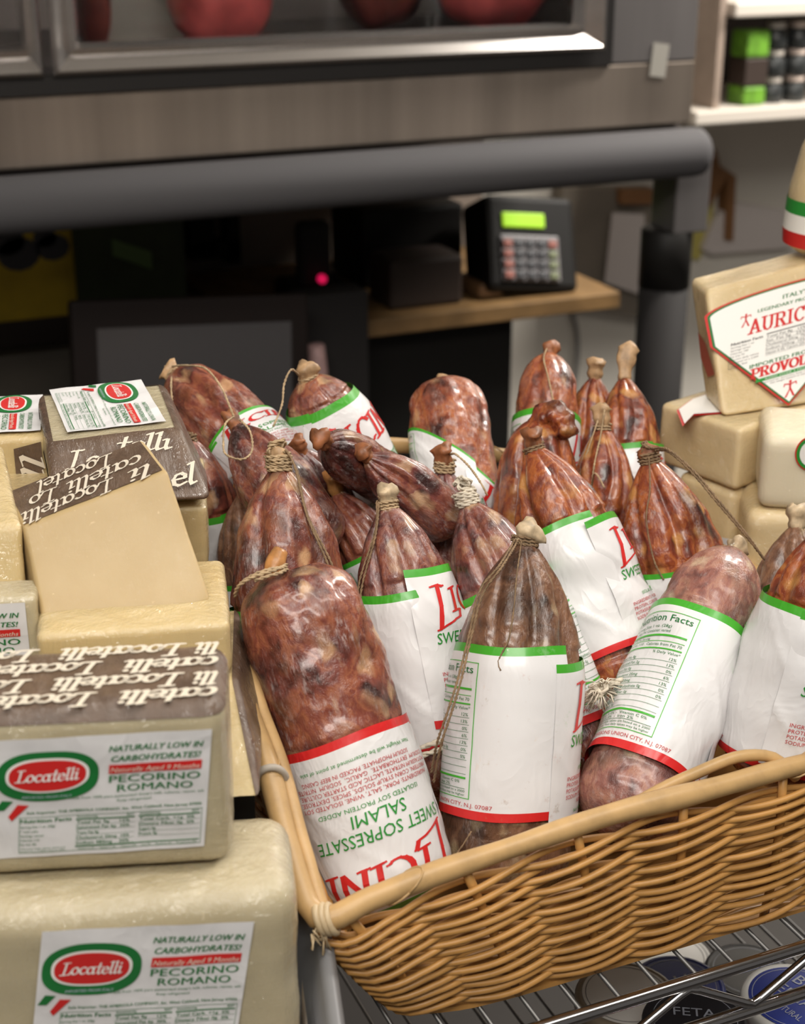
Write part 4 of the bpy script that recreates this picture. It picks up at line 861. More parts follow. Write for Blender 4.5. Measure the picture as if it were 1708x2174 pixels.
a = Salami('S19', 'thin salami mostly hidden behind the tall knotted one, beside the amber ended one', CAS['plum2'], 't', None, .2)
a.nub(NUB['rust'], .010, .005)
a = Salami('S20', 'dusty rust coloured salami with a blunt top, at the back centre', CAS['dusty'], 'b', (950, None, .93, -.04, False, None, .0007, .26), .08)
a.nub(NUB['tan'], .007, .008, 0, 0, 1.1)
a = Salami('S21', 'brown salami with a coiled twine collar just below the dusty blunt one', CAS['plum2'], 't', None, .2)
a.knot(TWINE, 4, .0068, .004, .0012); a.nub(NUB['rust'], .016, .007, -.002, .002, 1.0)
a.string([('l', .004, .004, .010), ('w', 968, 965, 1.05), ('w', 995, 990, 1.04), ('w', 1020, 1025, 1.02), ('w', 1034, 1052, 1.02)], TWINE)
a = Salami('S22', 'dusty orange salami standing highest at the back with a thin string', CAS['dusty'], 'd', (866, None, .9, .0), .12)
a.nub(NUB['rust'], .012, .006, .002, .0, 1.15); a.string([('l', -.002, .006, .003), ('s', -12, .07), ('s', 0, .18), ('s', 10, .3)], TWINE, .0008)
a = Salami('S23', 'rusty salami with a stubby tan end, left of the long ended one', CAS['rust'], 't', None, .22)
a.nub(NUB['tan'], .014, .006, .001, .0, 1.25)
a = Salami('S24', 'rusty salami with a long upright tan end, at the back right', CAS['rust'], 't', (940, None, .88, .0), .22)
a.nub(NUB['tan'], .026, .006, .006, .0, 1.3)
a = Salami('S25', 'rusty salami whose thick end folds over to the right, behind the crinkled sleeve', CAS['rust'], 'd', None, .18)
g = G(); P = [a.loc(-.003, .004, -.008), a.loc(.002, .006, .001), a.loc(.009, .009, .003), a.loc(.015, .012, -.004), a.loc(.018, .014, -.013)]; P = smooth_path(P, .0015); g.tube(P, [(.0068+.0022*math.sin(math.pi*i/len(P))-(.004 if i == len(P)-1 else 0))*(1+.10*math.sin(i*1.3)) for i in range(len(P))], 18)
for i, v in enumerate(g.V): g.V[i] = tuple(Vector(v)+(Vector(v)-P[min(i//18, len(P)-1)])*(.22*math.sin(2*math.pi*(i % 18)/18*4+i//18*.15)))
g.obj('casing_end', CAS['rust'], a.root, True)
a = Salami('S26', 'tan and rust salami tied with thin loose strings, below the two at the back right', CAS['rust'], 't', None, .24)
a.knot(TWINE, 2, .006, .004, .0008); a.nub(NUB['tan'], .016, .006, .0, .0, 1.2)
a.string([('l', -.003, .005, .004), ('s', -45, .1), ('s', -60, .28), ('s', -48, .42)], TWINE, .0008); a.string([('l', .002, .006, .012), ('s', -8, .05), ('s', -18, .2), ('s', -24, .35), ('w', 1262, 1005, 1.085), ('w', 1282, 1035, 1.075)], TWINE, .0008)
# white cord threaded through the basket
g = G(); P1 = [at(845, 1612, .965), at(872, 1596, .955), at(910, 1582, .953), at(950, 1568, .958), at(1010, 1545, .985), at(1090, 1520, .995), at(1170, 1492, .985), at(1235, 1474, .972), at(1272, 1462, .968), at(1312, 1448, .972), at(1352, 1436, .985), at(1375, 1430, 1.0)]
g.twine(P1, .0021); g.twine([p+Vector((.001, -.002, -.0042)) for p in P1[:8]]+P1[8:], .0019)
cord = tag(g.obj('white_cord', ROPE, None, True), 'off-white doubled cord running across the basket behind the blank sleeve', 'cord')
g = G(); random.seed(11); c = at(1274, 1464, .962)
P = [c+Vector((random.gauss(0, .0045), random.gauss(0, .003), random.gauss(0, .0045))) for _ in range(14)]; g.twine(P, .0018)
for k in range(60):
    d = Vector((random.gauss(.1, 1), random.uniform(-1, .2), random.gauss(-.2, 1))).normalized(); q = c+d*.004; g.tube([q, q+d*.005, q+d*random.uniform(.006, .0095)+Vector((random.gauss(0, .002), 0, -.003))], .00045, 4)
g.obj('frayed_knot', ROPE, cord, True)
# ------------------------------------------------------------------ cheeses
def pnt(px, py, z): return on_z(px, py, z)
def ray_plane(px, py, P0, n):
    d = FW + (px-CX)/FPX*RT - (py-CY)/FPX*UP; return CAM + d*((P0-CAM).dot(n)/d.dot(n))
def yawed(O, yaw, lo, hi):
    """corners FTL FTR FBR FBL BTL BTR BBR BBL of a box turned about z"""
    c, s = math.cos(math.radians(yaw)), math.sin(math.radians(yaw)); ex, ey = Vector((c, s, 0)), Vector((-s, c, 0)); O = Vector(O)
    P = lambda x, y, z: O+ex*x+ey*y+Vector((0, 0, z))
    return [P(lo[0], lo[1], hi[2]), P(hi[0], lo[1], hi[2]), P(hi[0], lo[1], lo[2]), P(lo[0], lo[1], lo[2]), P(lo[0], hi[1], hi[2]), P(hi[0], hi[1], hi[2]), P(hi[0], hi[1], lo[2]), P(lo[0], hi[1], lo[2])]
HF = [(0, 3, 2, 1), (4, 5, 6, 7), (0, 1, 5, 4), (3, 7, 6, 2), (1, 2, 6, 5), (0, 4, 7, 3)]   # front back top bottom right left
class Cheese:
    def __init__(s, name, label, C, m, bev=.006, rind=(), amp=.0009, group=None, cat='cheese', seed=0, thr=.45):
        C = [Vector(c) for c in C]; s.C = C; ctr = sum(C, Vector())/8; b = (C[2]+C[3]+C[6]+C[7])/4
        s.root = root(name, label, cat, b, None, group)
        bm = bmesh.new(); vs = [bm.verts.new(c) for c in C]
        for k, f in enumerate(HF): bm.faces.new([vs[i] for i in f]).material_index = k
        bmesh.ops.recalc_face_normals(bm, faces=bm.faces)
        s.n = {}
        for nm, f in zip(('front', 'back', 'top', 'bottom', 'right', 'left'), HF):
            n = (C[f[1]]-C[f[0]]).cross(C[f[3]]-C[f[0]]).normalized(); fc = sum((C[i] for i in f), Vector())/4
            s.n[nm] = n if n.dot(fc-ctr) > 0 else -n
        bmesh.ops.bevel(bm, geom=list(bm.edges), offset=bev, segments=4, affect='EDGES', profile=.5)
        for _ in range(5):
            E = [e for e in bm.edges if e.calc_length() > .008]
            if not E: break
            bmesh.ops.subdivide_edges(bm, edges=E, cuts=1, use_grid_fill=True)
        bm.normal_update()
        for v in bm.verts: v.co += v.normal*(amp*noise.noise(v.co*32+Vector((seed, 0, 0)))+amp*.5*noise.noise(v.co*95))
        bm.normal_update(); bm.verts.index_update()
        V = np.array([v.co for v in bm.verts]); F = [tuple(v.index for v in f.verts) for f in bm.faces]; Nn = np.array([v.normal for v in bm.verts])
        s.body = obj('cheese_body', V, F, m, s.root, True)
        s.rinds = {}
        for d in rind:
            kd = ('front', 'back', 'top', 'bottom', 'right', 'left').index(d); sel = [f for f, bf in zip(F, bm.faces) if (bf.material_index == kd if thr > .8 else bf.normal.dot(s.n[d]) > thr)]; ids = sorted({i for f in sel for i in f}); mp = {j: i for i, j in enumerate(ids)}
            s.rinds[d] = obj('rind', (V+Nn*.0005)[ids], [tuple(mp[i] for i in f) for f in sel], RIND, s.root, True)
        bm.free()
    def face_fn(s, d, O, ex, ey, lift=.0007):
        n = np.array(s.n[d]); O, ex, ey = np.array(O), np.array(ex), np.array(ey)
        return lambda V, l: O+V[:, :1]*ex+V[:, 1:2]*ey+n*(lift+l)
    def on(s, d, px, py):
        k = {'front': 0, 'top': 0, 'right': 1, 'left': 0, 'back': 4}[d]; return ray_plane(px, py, s.C[k], s.n[d])
    def sticker(s, d, tl, tr, bl, width=.108, seed=0, lift=.0011, m=None):
        """white paper whose corners fall on face d; tl tr bl are points on the face"""
        TL, TR, BLc = [p if isinstance(p, Vector) else s.on(d, *p) for p in (tl, tr, bl)]; h = width*690/1175
        ex = (TR-TL)/width; ey = (TL-BLc)/h; f0 = s.face_fn(d, TL, ex, ey, lift)
        n = np.array(s.n[d])
        def fn(V, l): k = (np.sin(V[:, 0]*180+seed)+np.sin(V[:, 1]*240+seed*2+V[:, 0]*70))*.0002; return f0(V, l*1.6)+n*k[:, None]
        nx, ny = 30, 16; V = np.array([(width*i/nx, -h*j/ny) for j in range(ny+1) for i in range(nx+1)]); F = [(j*(nx+1)+i, (j+1)*(nx+1)+i, (j+1)*(nx+1)+i+1, j*(nx+1)+i+1) for j in range(ny) for i in range(nx)]
        o = obj('label', fn(V, 0), F, CARD, s.root, True); pecorino(width).bend(.006).build(fn, 'label_print', o); return o
    def script(s, d, rows, nib=(.22, .08, 25), parent=None, lift=.0011):
        """rows: (word, origin point, reading dir, up dir, x-height, width)"""
        D = []
        for wd, O, ex, ey, h, wid in rows:
            de = Design(); de.glyphs(SCRIPT, wd, 0, 0, h, 's', w=wid, slant=.22, nib=nib, align='l'); ex = Vector(ex).normalized(); ey = Vector(ey); ey = (ey-ex*ey.dot(ex)).normalized()
            D.append((de.bend(.01), s.face_fn(d, O, ex, ey, lift)))
        Vs, Fs, b = [], [], 0
        for de, fn in D:
            for V, F, i, l in de: P = fn(V, (l-1)*.00016); Vs.append(P); Fs += [tuple(j+b for j in f) for f in F]; b += len(V)
        return obj('rind_lettering', np.concatenate(Vs), Fs, INK['s'], s.rinds[d] if d in s.rinds else s.root)
# tray and riser
ZR, ZR2 = 1.158, 1.198
P1c = at(497, 1880, .745); yaw1 = -16.0; e1 = Vector((math.cos(math.radians(yaw1)), math.sin(math.radians(yaw1)), 0)); n1 = Vector((-e1.y, e1.x, 0))
O1 = P1c+e1*.0295-n1*.003; O1.z = 0     # right front corner of the lowest cheese, plan
TRAY = plain('tray_grey', (.20, .20, .205), .35)
g = G(); x0, x1, y0, y1 = -.42, .017, -.07, .085
def ringpts(x0, x1, y0, y1, r, z):
    out = []
    for cx, cy, a0 in ((x1-r, y0+r, -90), (x1-r, y1-r, 0), (x0+r, y1-r, 90), (x0+r, y0+r, 180)):
        for k in range(9): a = math.radians(a0+90*k/8); out.append(O1+e1*(cx+r*math.cos(a))+n1*(cy+r*math.sin(a))+Vector((0, 0, z)))
    return out
levels = [(.012, .03, 1.002), (.012, .03, 1.004), (.004, .035, 1.06), (0, .04, 1.072), (-.004, .04, 1.077), (.001, .04, 1.079), (.005, .036, 1.074), (.013, .03, 1.016)]
V = []; F = []
for ins, r, z in levels: V += ringpts(x0+ins, x1-ins, y0+ins, y1-ins, r, z)
n = 36
for i in range(len(levels)-1): F += [(i*n+j, i*n+(j+1) % n, (i+1)*n+(j+1) % n, (i+1)*n+j) for j in range(n)]
F += [tuple(range(n-1, -1, -1)), tuple((len(levels)-1)*n+j for j in range(n))]
tag(obj('serving_tray', V, F, TRAY, None, True), 'grey tray with rounded corners under the cheeses at the bottom left', 'tray')
# white paper liner beside the lowest cheese
p = [O1+e1*a+n1*b for a, b in ((.0005, -.06), (.0035, -.06), (.0035, .04), (.0005, .028))]; z4 = (1.025, 1.070, 1.062, 1.025)
V = [q+Vector((0, 0, z)) for q, z in zip(p, z4)]; V += [v-Vector((0, 0, .0008)) for v in V]
tag(obj('paper_liner', V, [(0, 1, 2, 3), (7, 6, 5, 4), (0, 4, 5, 1), (1, 5, 6, 2), (2, 6, 7, 3), (3, 7, 4, 0)], PW), 'white paper liner sticking up between the lowest cheese and the grey tray rim', 'paper')
rs = root('display_riser', 'black two step riser stand holding up the back cheeses behind the tray', 'riser', (.02, .92, ZS+.0005))
def step(pts, z, parent):
    g = G(); n = len(pts); g.add([(x, y, z-.010) for x, y in pts]+[(x, y, z) for x, y in pts], [tuple(range(n-1, -1, -1)), tuple(range(n, 2*n))]+[(i, (i+1) % n, n+(i+1) % n, n+i) for i in range(n)]); g.obj('platform', BLK, parent)
    cx_, cy_ = np.mean(pts, 0)
    for x, y in pts: x, y = x+(cx_-x)*.06, y+(cy_-y)*.06; g = G(); g.box((x-.006, y-.006, ZS+.0005), (x+.006, y+.006, z-.010)); g.obj('leg', BLK, parent)
q0, q1, q2 = O1-e1*.30+n1*.100, O1-e1*.014+n1*.100, O1-e1*.33+n1*.21
step([(q0.x, q0.y), (q1.x, q1.y), (.203, .80), (q2.x, .845)], ZR-.0005, rs); step([(-.10, .875), (.205, .835), (.208, 1.0), (-.08, 1.06)], ZR2-.0005, rs)
GP = 'wrapped pecorino pieces'
# lowest cheese
C = yawed(O1, yaw1, (-.26, -.006, 1.017), (0, .070, 1.151))
c = Cheese('pecorino_cheese', 'largest pale wrapped cheese block, bottom left in the grey tray, lowest of the front stack', C, CH_PALE, .0145, (), .0013, GP, 'cheese', 1)
c.sticker('front', (90, 1974), (539, 1953), (65, 2238), .108, 1)
# block above it, brown printed rind on top
O2 = pnt(497, 1845, 1.1515); O2.z = 0
C = yawed(O2, -18, (-.22, 0, 1.1522), (0, .066, 1.1522+.091))
c = Cheese('pecorino_cheese', 'wrapped cheese with brown lettered rind on top, upper of the front stack', C, CH_PALE, .011, ('top',), .0005, GP, 'cheese', 2)
c.sticker('front', (-14, 1571), (450, 1545), (-16, 1822), .108, 3)
e2 = (C[1]-C[0]).normalized(); n2 = (C[4]-C[0]).normalized(); rows = []
for i, yy in enumerate((.006, .0215, .037, .0525)):
    for wd, x, wid in ((('Locatelli', -.020, .062), ('Locatelli', -.092, .062), ('lli', -.004, .012)) if i % 2 else (('catelli', -.004, .046), ('Locatelli', -.060, .062), ('Locatelli', -.132, .062))): rows.append((wd, C[1]+e2*x+n2*(yy+.0085), -e2, -n2, .0074, wid))
c.script('top', rows, (.32, .18, 15), lift=.0012)
# small block behind with a sticker
O8 = pnt(76, 1268, 1.234); O8.z = 0
C = yawed(O8, -17, (-.16, 0, ZR), (0, .026, 1.234)); c = Cheese('pecorino_cheese', 'pale wrapped cheese peeking up at the left edge behind the upper front block', C, CH_PALE, .004, (), .0008, GP, 'cheese', 3)
EX = (C[1]-C[0]).normalized(); EZ = Vector((0, 0, 1)); TR = c.on('front', 53, 1278); c.sticker('front', TR-EX*.108, TR, TR-EX*.108-EZ*.0634, .108, 5)
# thin block under the tilted piece
O9 = pnt(490, 1322, 1.2225); O9.z = 0
C = yawed(O9, -15, (-.105, 0, 1.190), (0, .088, 1.2225)); c = Cheese('pecorino_cheese', 'flat yellowish wrapped cheese lying under the tilted cut piece', C, CH_YEL, .005, (), .0009, GP, 'cheese', 4)
# block with grey rind side under it
A = at(556, 1697, (1.6-ZR)/.5513); Bt = O9+Vector((0, 0, 1.1895))
C = [Bt-e1*.10-n1*.004, Bt+e1*.002-n1*.004, A, A-e1*.13, Bt-e1*.10+n1*.085, Bt+e1*.006+n1*.085, A+n1*.085+e1*.004, A-e1*.13+n1*.085]
for q in (2, 3, 6, 7): C[q].z = ZR+.001
c = Cheese('pecorino_cheese', 'yellow cheese with a greyish brown rind on its right side, right beside the basket rim', C, CH_YEL, .003, ('right',), .0008, GP, 'cheese', 5)
# tilted cut piece
FTL, FTR, FBR, FBL = at(50, 1120, .872), at(355, 1000, .885), at(449, 1276, .8725), at(103, 1368, .853)
dv = (at(302, 932, .925)-FTR); C = [FTL, FTR, FBR, FBL, FTL+dv, FTR+dv, FBR+dv+Vector((0, 0, .002)), FBL+dv]
c = Cheese('pecorino_cheese', 'tilted cheese piece with a smooth bare cut face and brown lettered rind on top', C, CH_WARM, .0022, ('top',), .0005, GP, 'cheese', 6, .9)
et = (FTR-FTL).normalized(); nt_ = (dv-et*dv.dot(et)).normalized(); Wt = (FTR-FTL).length; rows = []
for yy, ws in ((.0055, (('Locatelli', .058, .056), ('li', .080, .014))), (.0205, (('catelli', .079, .046), ('Lo', .028, .018))), (.0355, (('Locatel', .066, .048),))):
    for wd, x, wid in ws: rows.append((wd, FTL+et*min(x, Wt-.003)+dv*((yy+.0095)/dv.length), -et, -nt_, .0086, wid))
c.script('top', rows)
pc = c
# labelled block at the back with bulging brown rind
FTL, FTR, BTR, BTL = at(100, 945, .957), at(386, 911, .970), at(347, 813, 1.052), at(80, 838, 1.040)
FBL, FBR, BBR = at(112, 1075, .930), at(447, 1060, .944), at(438, 1000, 1.04)
C = [FTL, FTR, FBR, FBL, BTL, BTR, BBR, BTL+(FBL-FTL)]
c = Cheese('pecorino_cheese', 'back cheese with a sticker on its sloping top and brown rind bulging below', C, CH_PALE, .004, ('front', 'right'), .0005, GP, 'cheese', 7, .85)
c.sticker('top', (300, 811), (353, 900), (105, 832), .108, 7, .0016)
ef = (FBR-FBL).normalized(); nf = (FTL-FBL).normalized()
c.script('front', [('el', c.on('front', 366, 1036), ef+nf*.14, nf, .0095, .017), ('Loca', c.on('front', 138, 1000), ef+nf*.06, nf, .0085, .040), ('telli', c.on('front', 250, 965), ef+nf*.06, nf, .008, .034)], (.25, .12, 25), lift=.0012)
C5t = at(437, 1060, .945).z
cc = at(438, 1064, .955); O5 = Vector((cc.x, cc.y, 0))
C = yawed(O5, -16, (-.17, 0, ZR2), (0, .09, cc.z-.003)); Cheese('pecorino_cheese', 'plain tall pale cheese standing under the rind bulged back one, next to the basket', C, CH_YEL, .004, (), .0008, GP, 'cheese', 8)
# far left block with top sticker and rind end
O6 = at(99, 924, 1.0); z6 = O6.z; O6.z = 0
C = yawed(O6, -14, (-.14, 0, ZR2), (0, .085, z6)); c = Cheese('pecorino_cheese', 'block at far left back with a top sticker and a strip of dark rind', C, CH_YEL, .005, (), .0009, GP, 'cheese', 9)
e6 = (C[1]-C[0]).normalized(); n6 = (C[4]-C[0]).normalized(); f = c.face_fn('front', C[1]-e6*.004, e6, Vector((0, 0, 1)), .0005)
V = f(np.array([(-.0175, -.008), (0, -.004), (0, -.06), (-.0175, -.058)]), 0); o = obj('rind', V, [(0, 3, 2, 1)], RIND, c.root); c.rinds['front'] = o
c.script('front', [('lli', C[1]-e6*.018-Vector((0, 0, .012)), (0, 0, -1), e6, .0085, .026)])
c.sticker('top', C[1]+n6*.082-e6*.006, C[1]+n6*.006-e6*.004, C[1]+n6*.082-e6*.070, .108, 9, .0016)
# leftmost wedge, cut by the frame
FTR, BTR, FBR = at(47, 1112, .87), at(4, 935, .96), at(52, 1268, .852)
lv = -e1*.09; C = [FTR+lv, FTR, FBR, FBR+lv, BTR+lv, BTR, BTR+(FBR-FTR), BTR+(FBR-FTR)+lv]
for q in (2, 3, 6, 7): C[q] = C[q]+Vector((0, 0, ZR+.001-C[q].z))
Cheese('pecorino_cheese', 'yellow cheese cut off by the left edge, left of the tilted cut piece', C, CH_YEL, .005, (), .0009, GP, 'cheese', 10)
# ---- provolone at the right
GV = 'wrapped provolone pieces'
K, L_, Rr = at(1572, 912, 1.17), at(1400, 854, 1.23), at(1708, 866, 1.2175); zt2 = K.z
Rr = K+(Rr-K)*1.25
for q in (L_, Rr): q.z = zt2
dn = Vector((0, 0, -.0505)); C = [L_, K, K+dn, L_+dn, L_+Rr-K, Rr, Rr+dn, L_+Rr-K+dn]
c = Cheese('provolone_cheese', 'square cornered provolone block lying under the standing one, part of a white sticker on top', C, CH_PROV, .005, (), .0007, GV, 'cheese', 11); P2 = c
d = Design(); W2 = [c.on('top', *q) for q in ((1440, 874), (1452, 905), (1472, 884), (1530, 880), (1545, 855), (1512, 838), (1470, 852))]
o = W2[0]; f = plane_fn(o, (1, 0, 0), (0, 1, 0), (0, 0, 1)); XY = [((p-o).x, (p-o).y) for p in W2]
cxy = np.mean(XY, 0); big = [tuple(cxy+(np.array(q)-cxy)*1.1) for q in XY]
d.poly(big, 'r', 1).poly(XY, 'w', 2); lab = d[:1]; D1 = Design(lab); V_, F_, _, _ = lab[0]; lo_ = obj('label', f(V_, .0013), F_, INK['r'], c.root)
Design([d[1]]).build(lambda V, l: f(V, l+.0016), 'label_print', lo_)
# standing slab
FBL, FBR = at(1533, 884, 1.192), at(1748, 838, 1.225); FTL, FTR = at(1498, 617, 1.218), at(1762, 548, 1.255)
FBL.z = FBR.z = zt2+.001; bv = at(1463, 591, 1.262)-FTL; C = [FTL, FTR, FBR, FBL, FTL+bv, FTR+bv, FBR+bv, FBL+bv]
for q in (6, 7): C[q].z = zt2+.001
c = Cheese('provolone_cheese', 'standing provolone slab with a large shield shaped sticker at the right edge', C, CH_PROV, .0045, (), .0007, GV, 'cheese', 12)
ul = (FTR-FTL).normalized(); vl = (FTL-FBL); vl = (vl-ul*vl.dot(ul)).normalized(); c0 = c.on('front', 1672, 858)      # tip of the shield
vl = (c.on('front', 1688, 600)-c0); hT = vl.length; vl = vl.normalized()
def ab(px, py):
    q = c.on('front', px, py)-c0; k = ul.dot(vl); den = 1-k*k; return (q.dot(ul)-k*q.dot(vl))/den, (q.dot(vl)-k*q.dot(ul))/den
(la, lb), (ma, mb) = ab(1499, 676), ab(1511, 738); hw = -la; hh = lb
def shield(k, ink, lay):
    dy = (1-k)*hh*.5; H = lambda y: (y-hh*.6)*k+hh*.6
    pts = [(0, H(0)), (-ma*k, H(mb))]+[(hw*k*math.cos(a), H(lb+(hT-lb)*math.sin(a))) for a in np.linspace(.0, math.pi, 22)]+[(ma*k, H(mb))]
    return np.array(pts), [tuple(range(len(pts)))], ink, lay
f = c.face_fn('front', c0, ul, vl, .0010); n_ = np.array(c.n['front'])
A_, F_, _, _ = shield(1.03, 'r', 0); lo_ = obj('label', f(A_, 0), F_, INK['r'], c.root)
d = Design([shield(1.0, 'd', 1), shield(.97, 'w', 2)])
def man(d, x, y, h): # little figure with spread limbs
    for pts in ([(0, .55), (-.35, .0), (-.2, 0), (0, .4), (.2, 0), (.35, 0), (0.05, .55)], [(-.06, .45), (.06, .45), (.08, .8), (-.08, .8)], [(-.08, .8), (-.4, .86), (-.45, .66), (-.38, .66), (-.34, .78), (0, .7)], [(.08, .8), (.4, .86), (.45, .66), (.38, .66), (.34, .78), (0, .7)]): d.poly([(x+a*h, y+b*h) for a, b in pts], 'r', 3)
    d.oval(x, y+.9*h, .09*h, .1*h, 'r', 3)
u = hw*1.15; TY = lambda f: hT*f
d.text("ITALY'S", 0, TY(.885), u*.040, 'd', w=hw*.30, bold=.03, lay=3); d.text('LEGENDARY PROVOLONE', 0, TY(.825), u*.032, 'd', w=hw*.86, bold=.03, lay=3)
d.glyphs(SLAB, 'AURICCHIO', u*.05, TY(.665), u*.082, 'r', w=hw*1.18, slant=0, nib=(.26, .12, 10), lay=3, gap=.08); man(d, -hw*.56, TY(.735), u*.12)
x0 = -hw*.72; yb, yt = .42, .635
d.text('Nutrition Facts', x0+.001, TY(.605), u*.026, 'k', w=hw*.36, align='l', bold=.04, lay=3)
for i in range(7): d.text(['Serving Size 1 oz', 'Servings varied', 'Calories 100', 'Fat Cal 70', 'Percent daily values', 'are based on a 2,000', 'calorie diet'][i], x0+.001, TY(.580-.025*i), u*.016, 'k', align='l', w=hw*(.26, .22, .2, .16, .32, .32, .2)[i], lay=3)
for cx0, cx1 in ((-.31, .14), (.18, .66)):
    d.rect(hw*cx0, TY(.622), hw*cx1, TY(.630), 'k', 3)
    for i, t in enumerate(['Total Fat 8g   12%', 'Sat. Fat 5g   25%', 'Cholesterol 20mg  7%', 'Sodium 250mg  10%', 'Vitamin A 4%  Calcium 20%']): d.text(t, hw*cx0, TY(.592-.034*i), u*.024, 'k', w=hw*(cx1-cx0), align='l', lay=3); d.rect(hw*cx0, TY(.584-.034*i), hw*cx1, TY(.586-.034*i), 'k', 3)
d.frame(x0, TY(yb), hw*.70, TY(yt+.005), .0003, 'k')
d.text('IMPORTED FROM ITALY', hw*.02, TY(.375), u*.036, 'd', w=hw*1.0, bold=.03, lay=3); d.glyphs(SLAB, 'PROVOLONE', hw*.02, TY(.29), u*.054, 'r', w=hw*.98, slant=0, nib=(.34, .16, 10), lay=3, gap=.06)
d.rect(-hw*.40, TY(.245), hw*.44, TY(.272), 'g', 3); d.text('AGED OVER 3 MONTHS', 0, TY(.252), u*.014, 'w', w=hw*.6, lay=4); d.text('Imported by: Auricchio, keep refrigerated', 0, TY(.225), u*.014, 'k', w=hw*.66, lay=3); d.text('Net weight marked on package', 0, TY(.205), u*.014, 'k', w=hw*.46, lay=3)
man(d, 0, TY(.055), u*.15)
d.build(f, 'label_print', lo_)
# red printing on the side
s_ = [c.on('left', *q) for q in ((1484, 704), (1500, 730), (1519, 795), (1505, 800), (1490, 760))]; nl = Vector(c.n['left'])
obj('side_print', [q+nl*.0012 for q in s_], [(0, 1, 2, 3, 4)], plain('print_brick', (.42, .10, .06), .5), c.root)
# round striped one on top, cut by the frame
pb = at(1786, 538, 1.25); zt1 = max(v.z for v in C)+.0005; M = Matrix.Translation((pb.x+.018, pb.y+.028, zt1)); t = root('provolone_cheese', 'round provolone with green and red stripes on its wrapper, topmost at the right edge', 'cheese', (pb.x+.018, pb.y+.028, zt1), None, GV)
R0 = .045
def rad_at(z): return R0*np.interp(z, [0, .006, .018, .05, .085, .11, .125], [.80, .98, 1.0, .96, .80, .5, .2])
def band(z0, z1, off=0, n=8): return [(rad_at(z0+(z1-z0)*i/n)+off, z0+(z1-z0)*i/n) for i in range(n+1)]
g = G(); g.lathe(band(0, .125, 0, 24), M, 40); g.obj('cheese_body', CH_PROV, t, True)
for z0, z1, m in ((.006, .018, INK['r']), (.018, .032, INK['w']), (.032, .043, INK['g'])):
    P = band(z0, z1, .0007); g = G(); V = []; F = []
    for r, z in P: V += [M@Vector((r*math.cos(a), r*math.sin(a), z)) for a in np.linspace(0, 2*math.pi, 40, endpoint=False)]
    F = [(i*40+j, i*40+(j+1) % 40, (i+1)*40+(j+1) % 40, (i+1)*40+j) for i in range(len(P)-1) for j in range(40)]; obj('stripe', V, F, m, t, True)
# white block with round sticker
K3 = at(1622, 926, 1.13); z3 = K3.z; O3 = Vector((K3.x, K3.y, 0)); zb3 = at(1617, 1088, 1.13).z-.006
C = yawed(O3, -33, (0, 0, zb3), (.10, .075, z3)); c = Cheese('provolone_cheese', 'creamy white cheese block at the right edge with a round green and white sticker', C, CH_PROVW, .008, (), .0009, GV, 'cheese', 13)
ce = c.on('front', 1722, 962); ex3 = (C[1]-C[0]).normalized(); f = c.face_fn('front', ce, ex3, Vector((0, 0, 1)), .0011)
d = Design(); d.oval(0, 0, .0118, .0135, 'r', 0); V_, F_, _, _ = d[0]; lo_ = obj('label', f(V_, 0), F_, INK['r'], c.root)
d = Design(); d.oval(0, 0, .0108, .0125, 'g', 1).oval(0, 0, .0085, .010, 'w', 2); d.build(f, 'label_print', lo_)
# two lower blocks
K6 = at(1588, 1062, 1.145); O6_ = Vector((K6.x, K6.y, 0)); C = yawed(O6_, -30, (0, 0, ZS+.001), (.125, .085, zb3-.001)); Cheese('provolone_cheese', 'tall pale cheese under the creamy white block at the right edge', C, CH_PROV, .010, (), .0008, GV, 'cheese', 14)
q = at(1500, 1048, 1.21); O5_ = Vector((q.x, q.y, 0)); zb2 = zt2-.0505
C = [Vector((v.x, v.y, z)) for z in (zb2-.001, ZS+.001) for v in ()]
kk = K+(L_-K)*.62-(Rr-K)*.0; a0, a1, b1 = L_+(K-L_)*.28, K-(K-L_)*.02+(Rr-K)*.02, Rr-(Rr-K)*.25
back = a0+b1-a1
def zc_(v, z): return Vector((v.x, v.y, z))
C = [zc_(a0, zb2-.001), zc_(a1, zb2-.001), zc_(a1, ZS+.001), zc_(a0, ZS+.001), zc_(back, zb2-.001), zc_(b1, zb2-.001), zc_(b1, ZS+.001), zc_(back, ZS+.001)]
c = Cheese('provolone_cheese', 'pale cheese block under the square cornered provolone, behind the trailing twine', C, CH_PROV, .007, (), .0008, GV, 'cheese', 15)
sn = c.n['front']; W5 = [c.on('front', *q) for q in ((1532, 1140), (1588, 1150), (1592, 1185), (1540, 1180))]; obj('label', [p+sn*.0012 for p in W5], [(0, 1, 2, 3)], CARD, c.root)
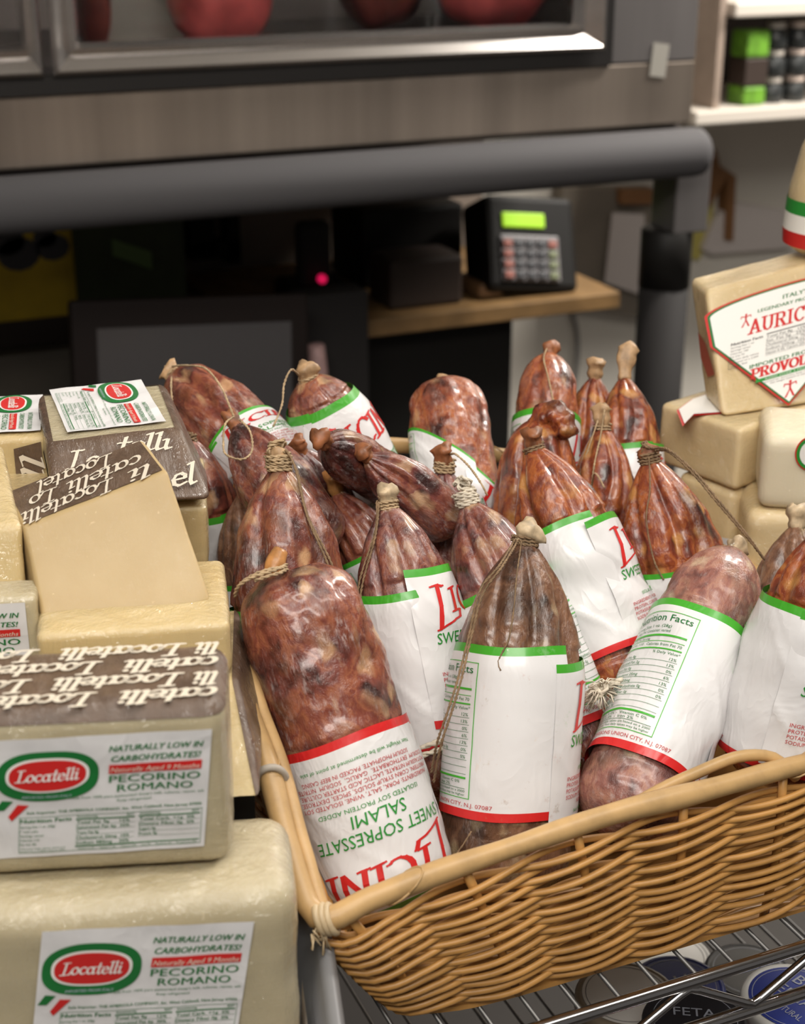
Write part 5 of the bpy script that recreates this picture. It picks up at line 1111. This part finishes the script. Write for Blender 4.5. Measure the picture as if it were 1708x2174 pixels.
# ------------------------------------------------------------------ jars on the lower shelf
def tub(px, py, t, r, label, body, lid, lidlines=(), rot=0, h=None, band=None):
    p = at(px, py, t); z0 = .8007; H = p.z-z0; c_ = root('jar', label, 'jar', (p.x, p.y, z0), None, None); M = Matrix.Translation((p.x, p.y, z0))
    g = G(); g.lathe([(r*.80, 0), (r*.86, .004), (r*.97, H*.70), (r*.97, H*.82), (r*.9, H*.86), (r*.9, H*.9)], M, 36); b = g.obj('jar_body', body, c_, True)
    g = G(); g.lathe([(r*.96, H-.014), (r, H-.013), (r, H-.003), (r*.97, H-.0006), (r*.9, H), (r*.86, H-.0008)], M, 40); l = g.obj('lid', lid[0], c_, True)
    d = Design(); d.oval(0, 0, r*.86, r*.86, lid[1], 0); d.ring(0, 0, r*.80, r*.80, .0005, lid[2], 1)
    for tx, x, y, hgt, w_ in lidlines: d.text(tx, x*r, y*r, hgt*r, lid[2], w=w_*r, lay=2)
    ca, sa = math.cos(math.radians(rot)), math.sin(math.radians(rot))
    d.build(lambda V, lf: np.stack([p.x+V[:, 0]*ca-V[:, 1]*sa, p.y+V[:, 0]*sa+V[:, 1]*ca, np.full(len(V), p.z+lf-.0004)], 1), 'lid_print', l)
    if band:
        g = G(); Pb = [(r*.975*(.82+.17*z/(H*.7)), z) for z in np.linspace(H*.3, H*.62, 6)]; V = []; 
        for rr, z in Pb: V += [M@Vector((rr*math.cos(a), rr*math.sin(a), z)) for a in np.linspace(0, 2*math.pi, 36, endpoint=False)]
        obj('label', V, [(i*36+j, i*36+(j+1) % 36, (i+1)*36+(j+1) % 36, (i+1)*36+j) for i in range(5) for j in range(36)], band, b, True)
INK['n'] = plain('ink_navy', (.018, .035, .23), .35); INK['y'] = plain('ink_silver', (.34, .36, .42), .35); INK['t'] = plain('ink_black_lid', (.02, .02, .025), .3)
WHT = plain('jar_white_plastic', (.62, .61, .58), .35); CLR = plain('jar_pale_brown', (.30, .24, .17), .3, var=.25)
tub(1690, 2118, 1.02, .036, 'white jar with a blue lid reading BLUE at the bottom right corner', WHT, (WHT, 'n', 'y'), (('BLUE', .05, .30, .28, .8), ('PERSIAN', .0, -.12, .28, 1.1), ('ALL NATURAL', -.02, -.48, .16, .9)), -75)
tub(1440, 2090, 1.12, .034, 'jar with a dark blue lid behind the truss wire of the chrome shelf', WHT, (INK['n'], 'n', 'y'), (('BLUE', 0, -.1, .4, 1.1),), -10)
tub(1475, 2165, 1.0, .034, 'jar with a black lid and red mark at the bottom edge', plain('jar_red', (.42, .03, .035), .4), (INK['t'], 't', 'y'), (('FETA', 0, .1, .24, .8),), -30)
tub(1330, 2110, 1.08, .036, 'pale brown tub left of the dark blue lidded jar under the shelf', CLR, (CLR, 'w', 'k'), ())
tub(1590, 2060, 1.18, .034, 'jar with a dark lid further back between the blue lidded jars', plain('jar_brown', (.10, .05, .03), .4), (INK['t'], 't', 'y'), ())
tub(1420, 2030, 1.22, .034, 'pale lidded jar furthest back under the basket', WHT, (WHT, 'w', 'k'), ())
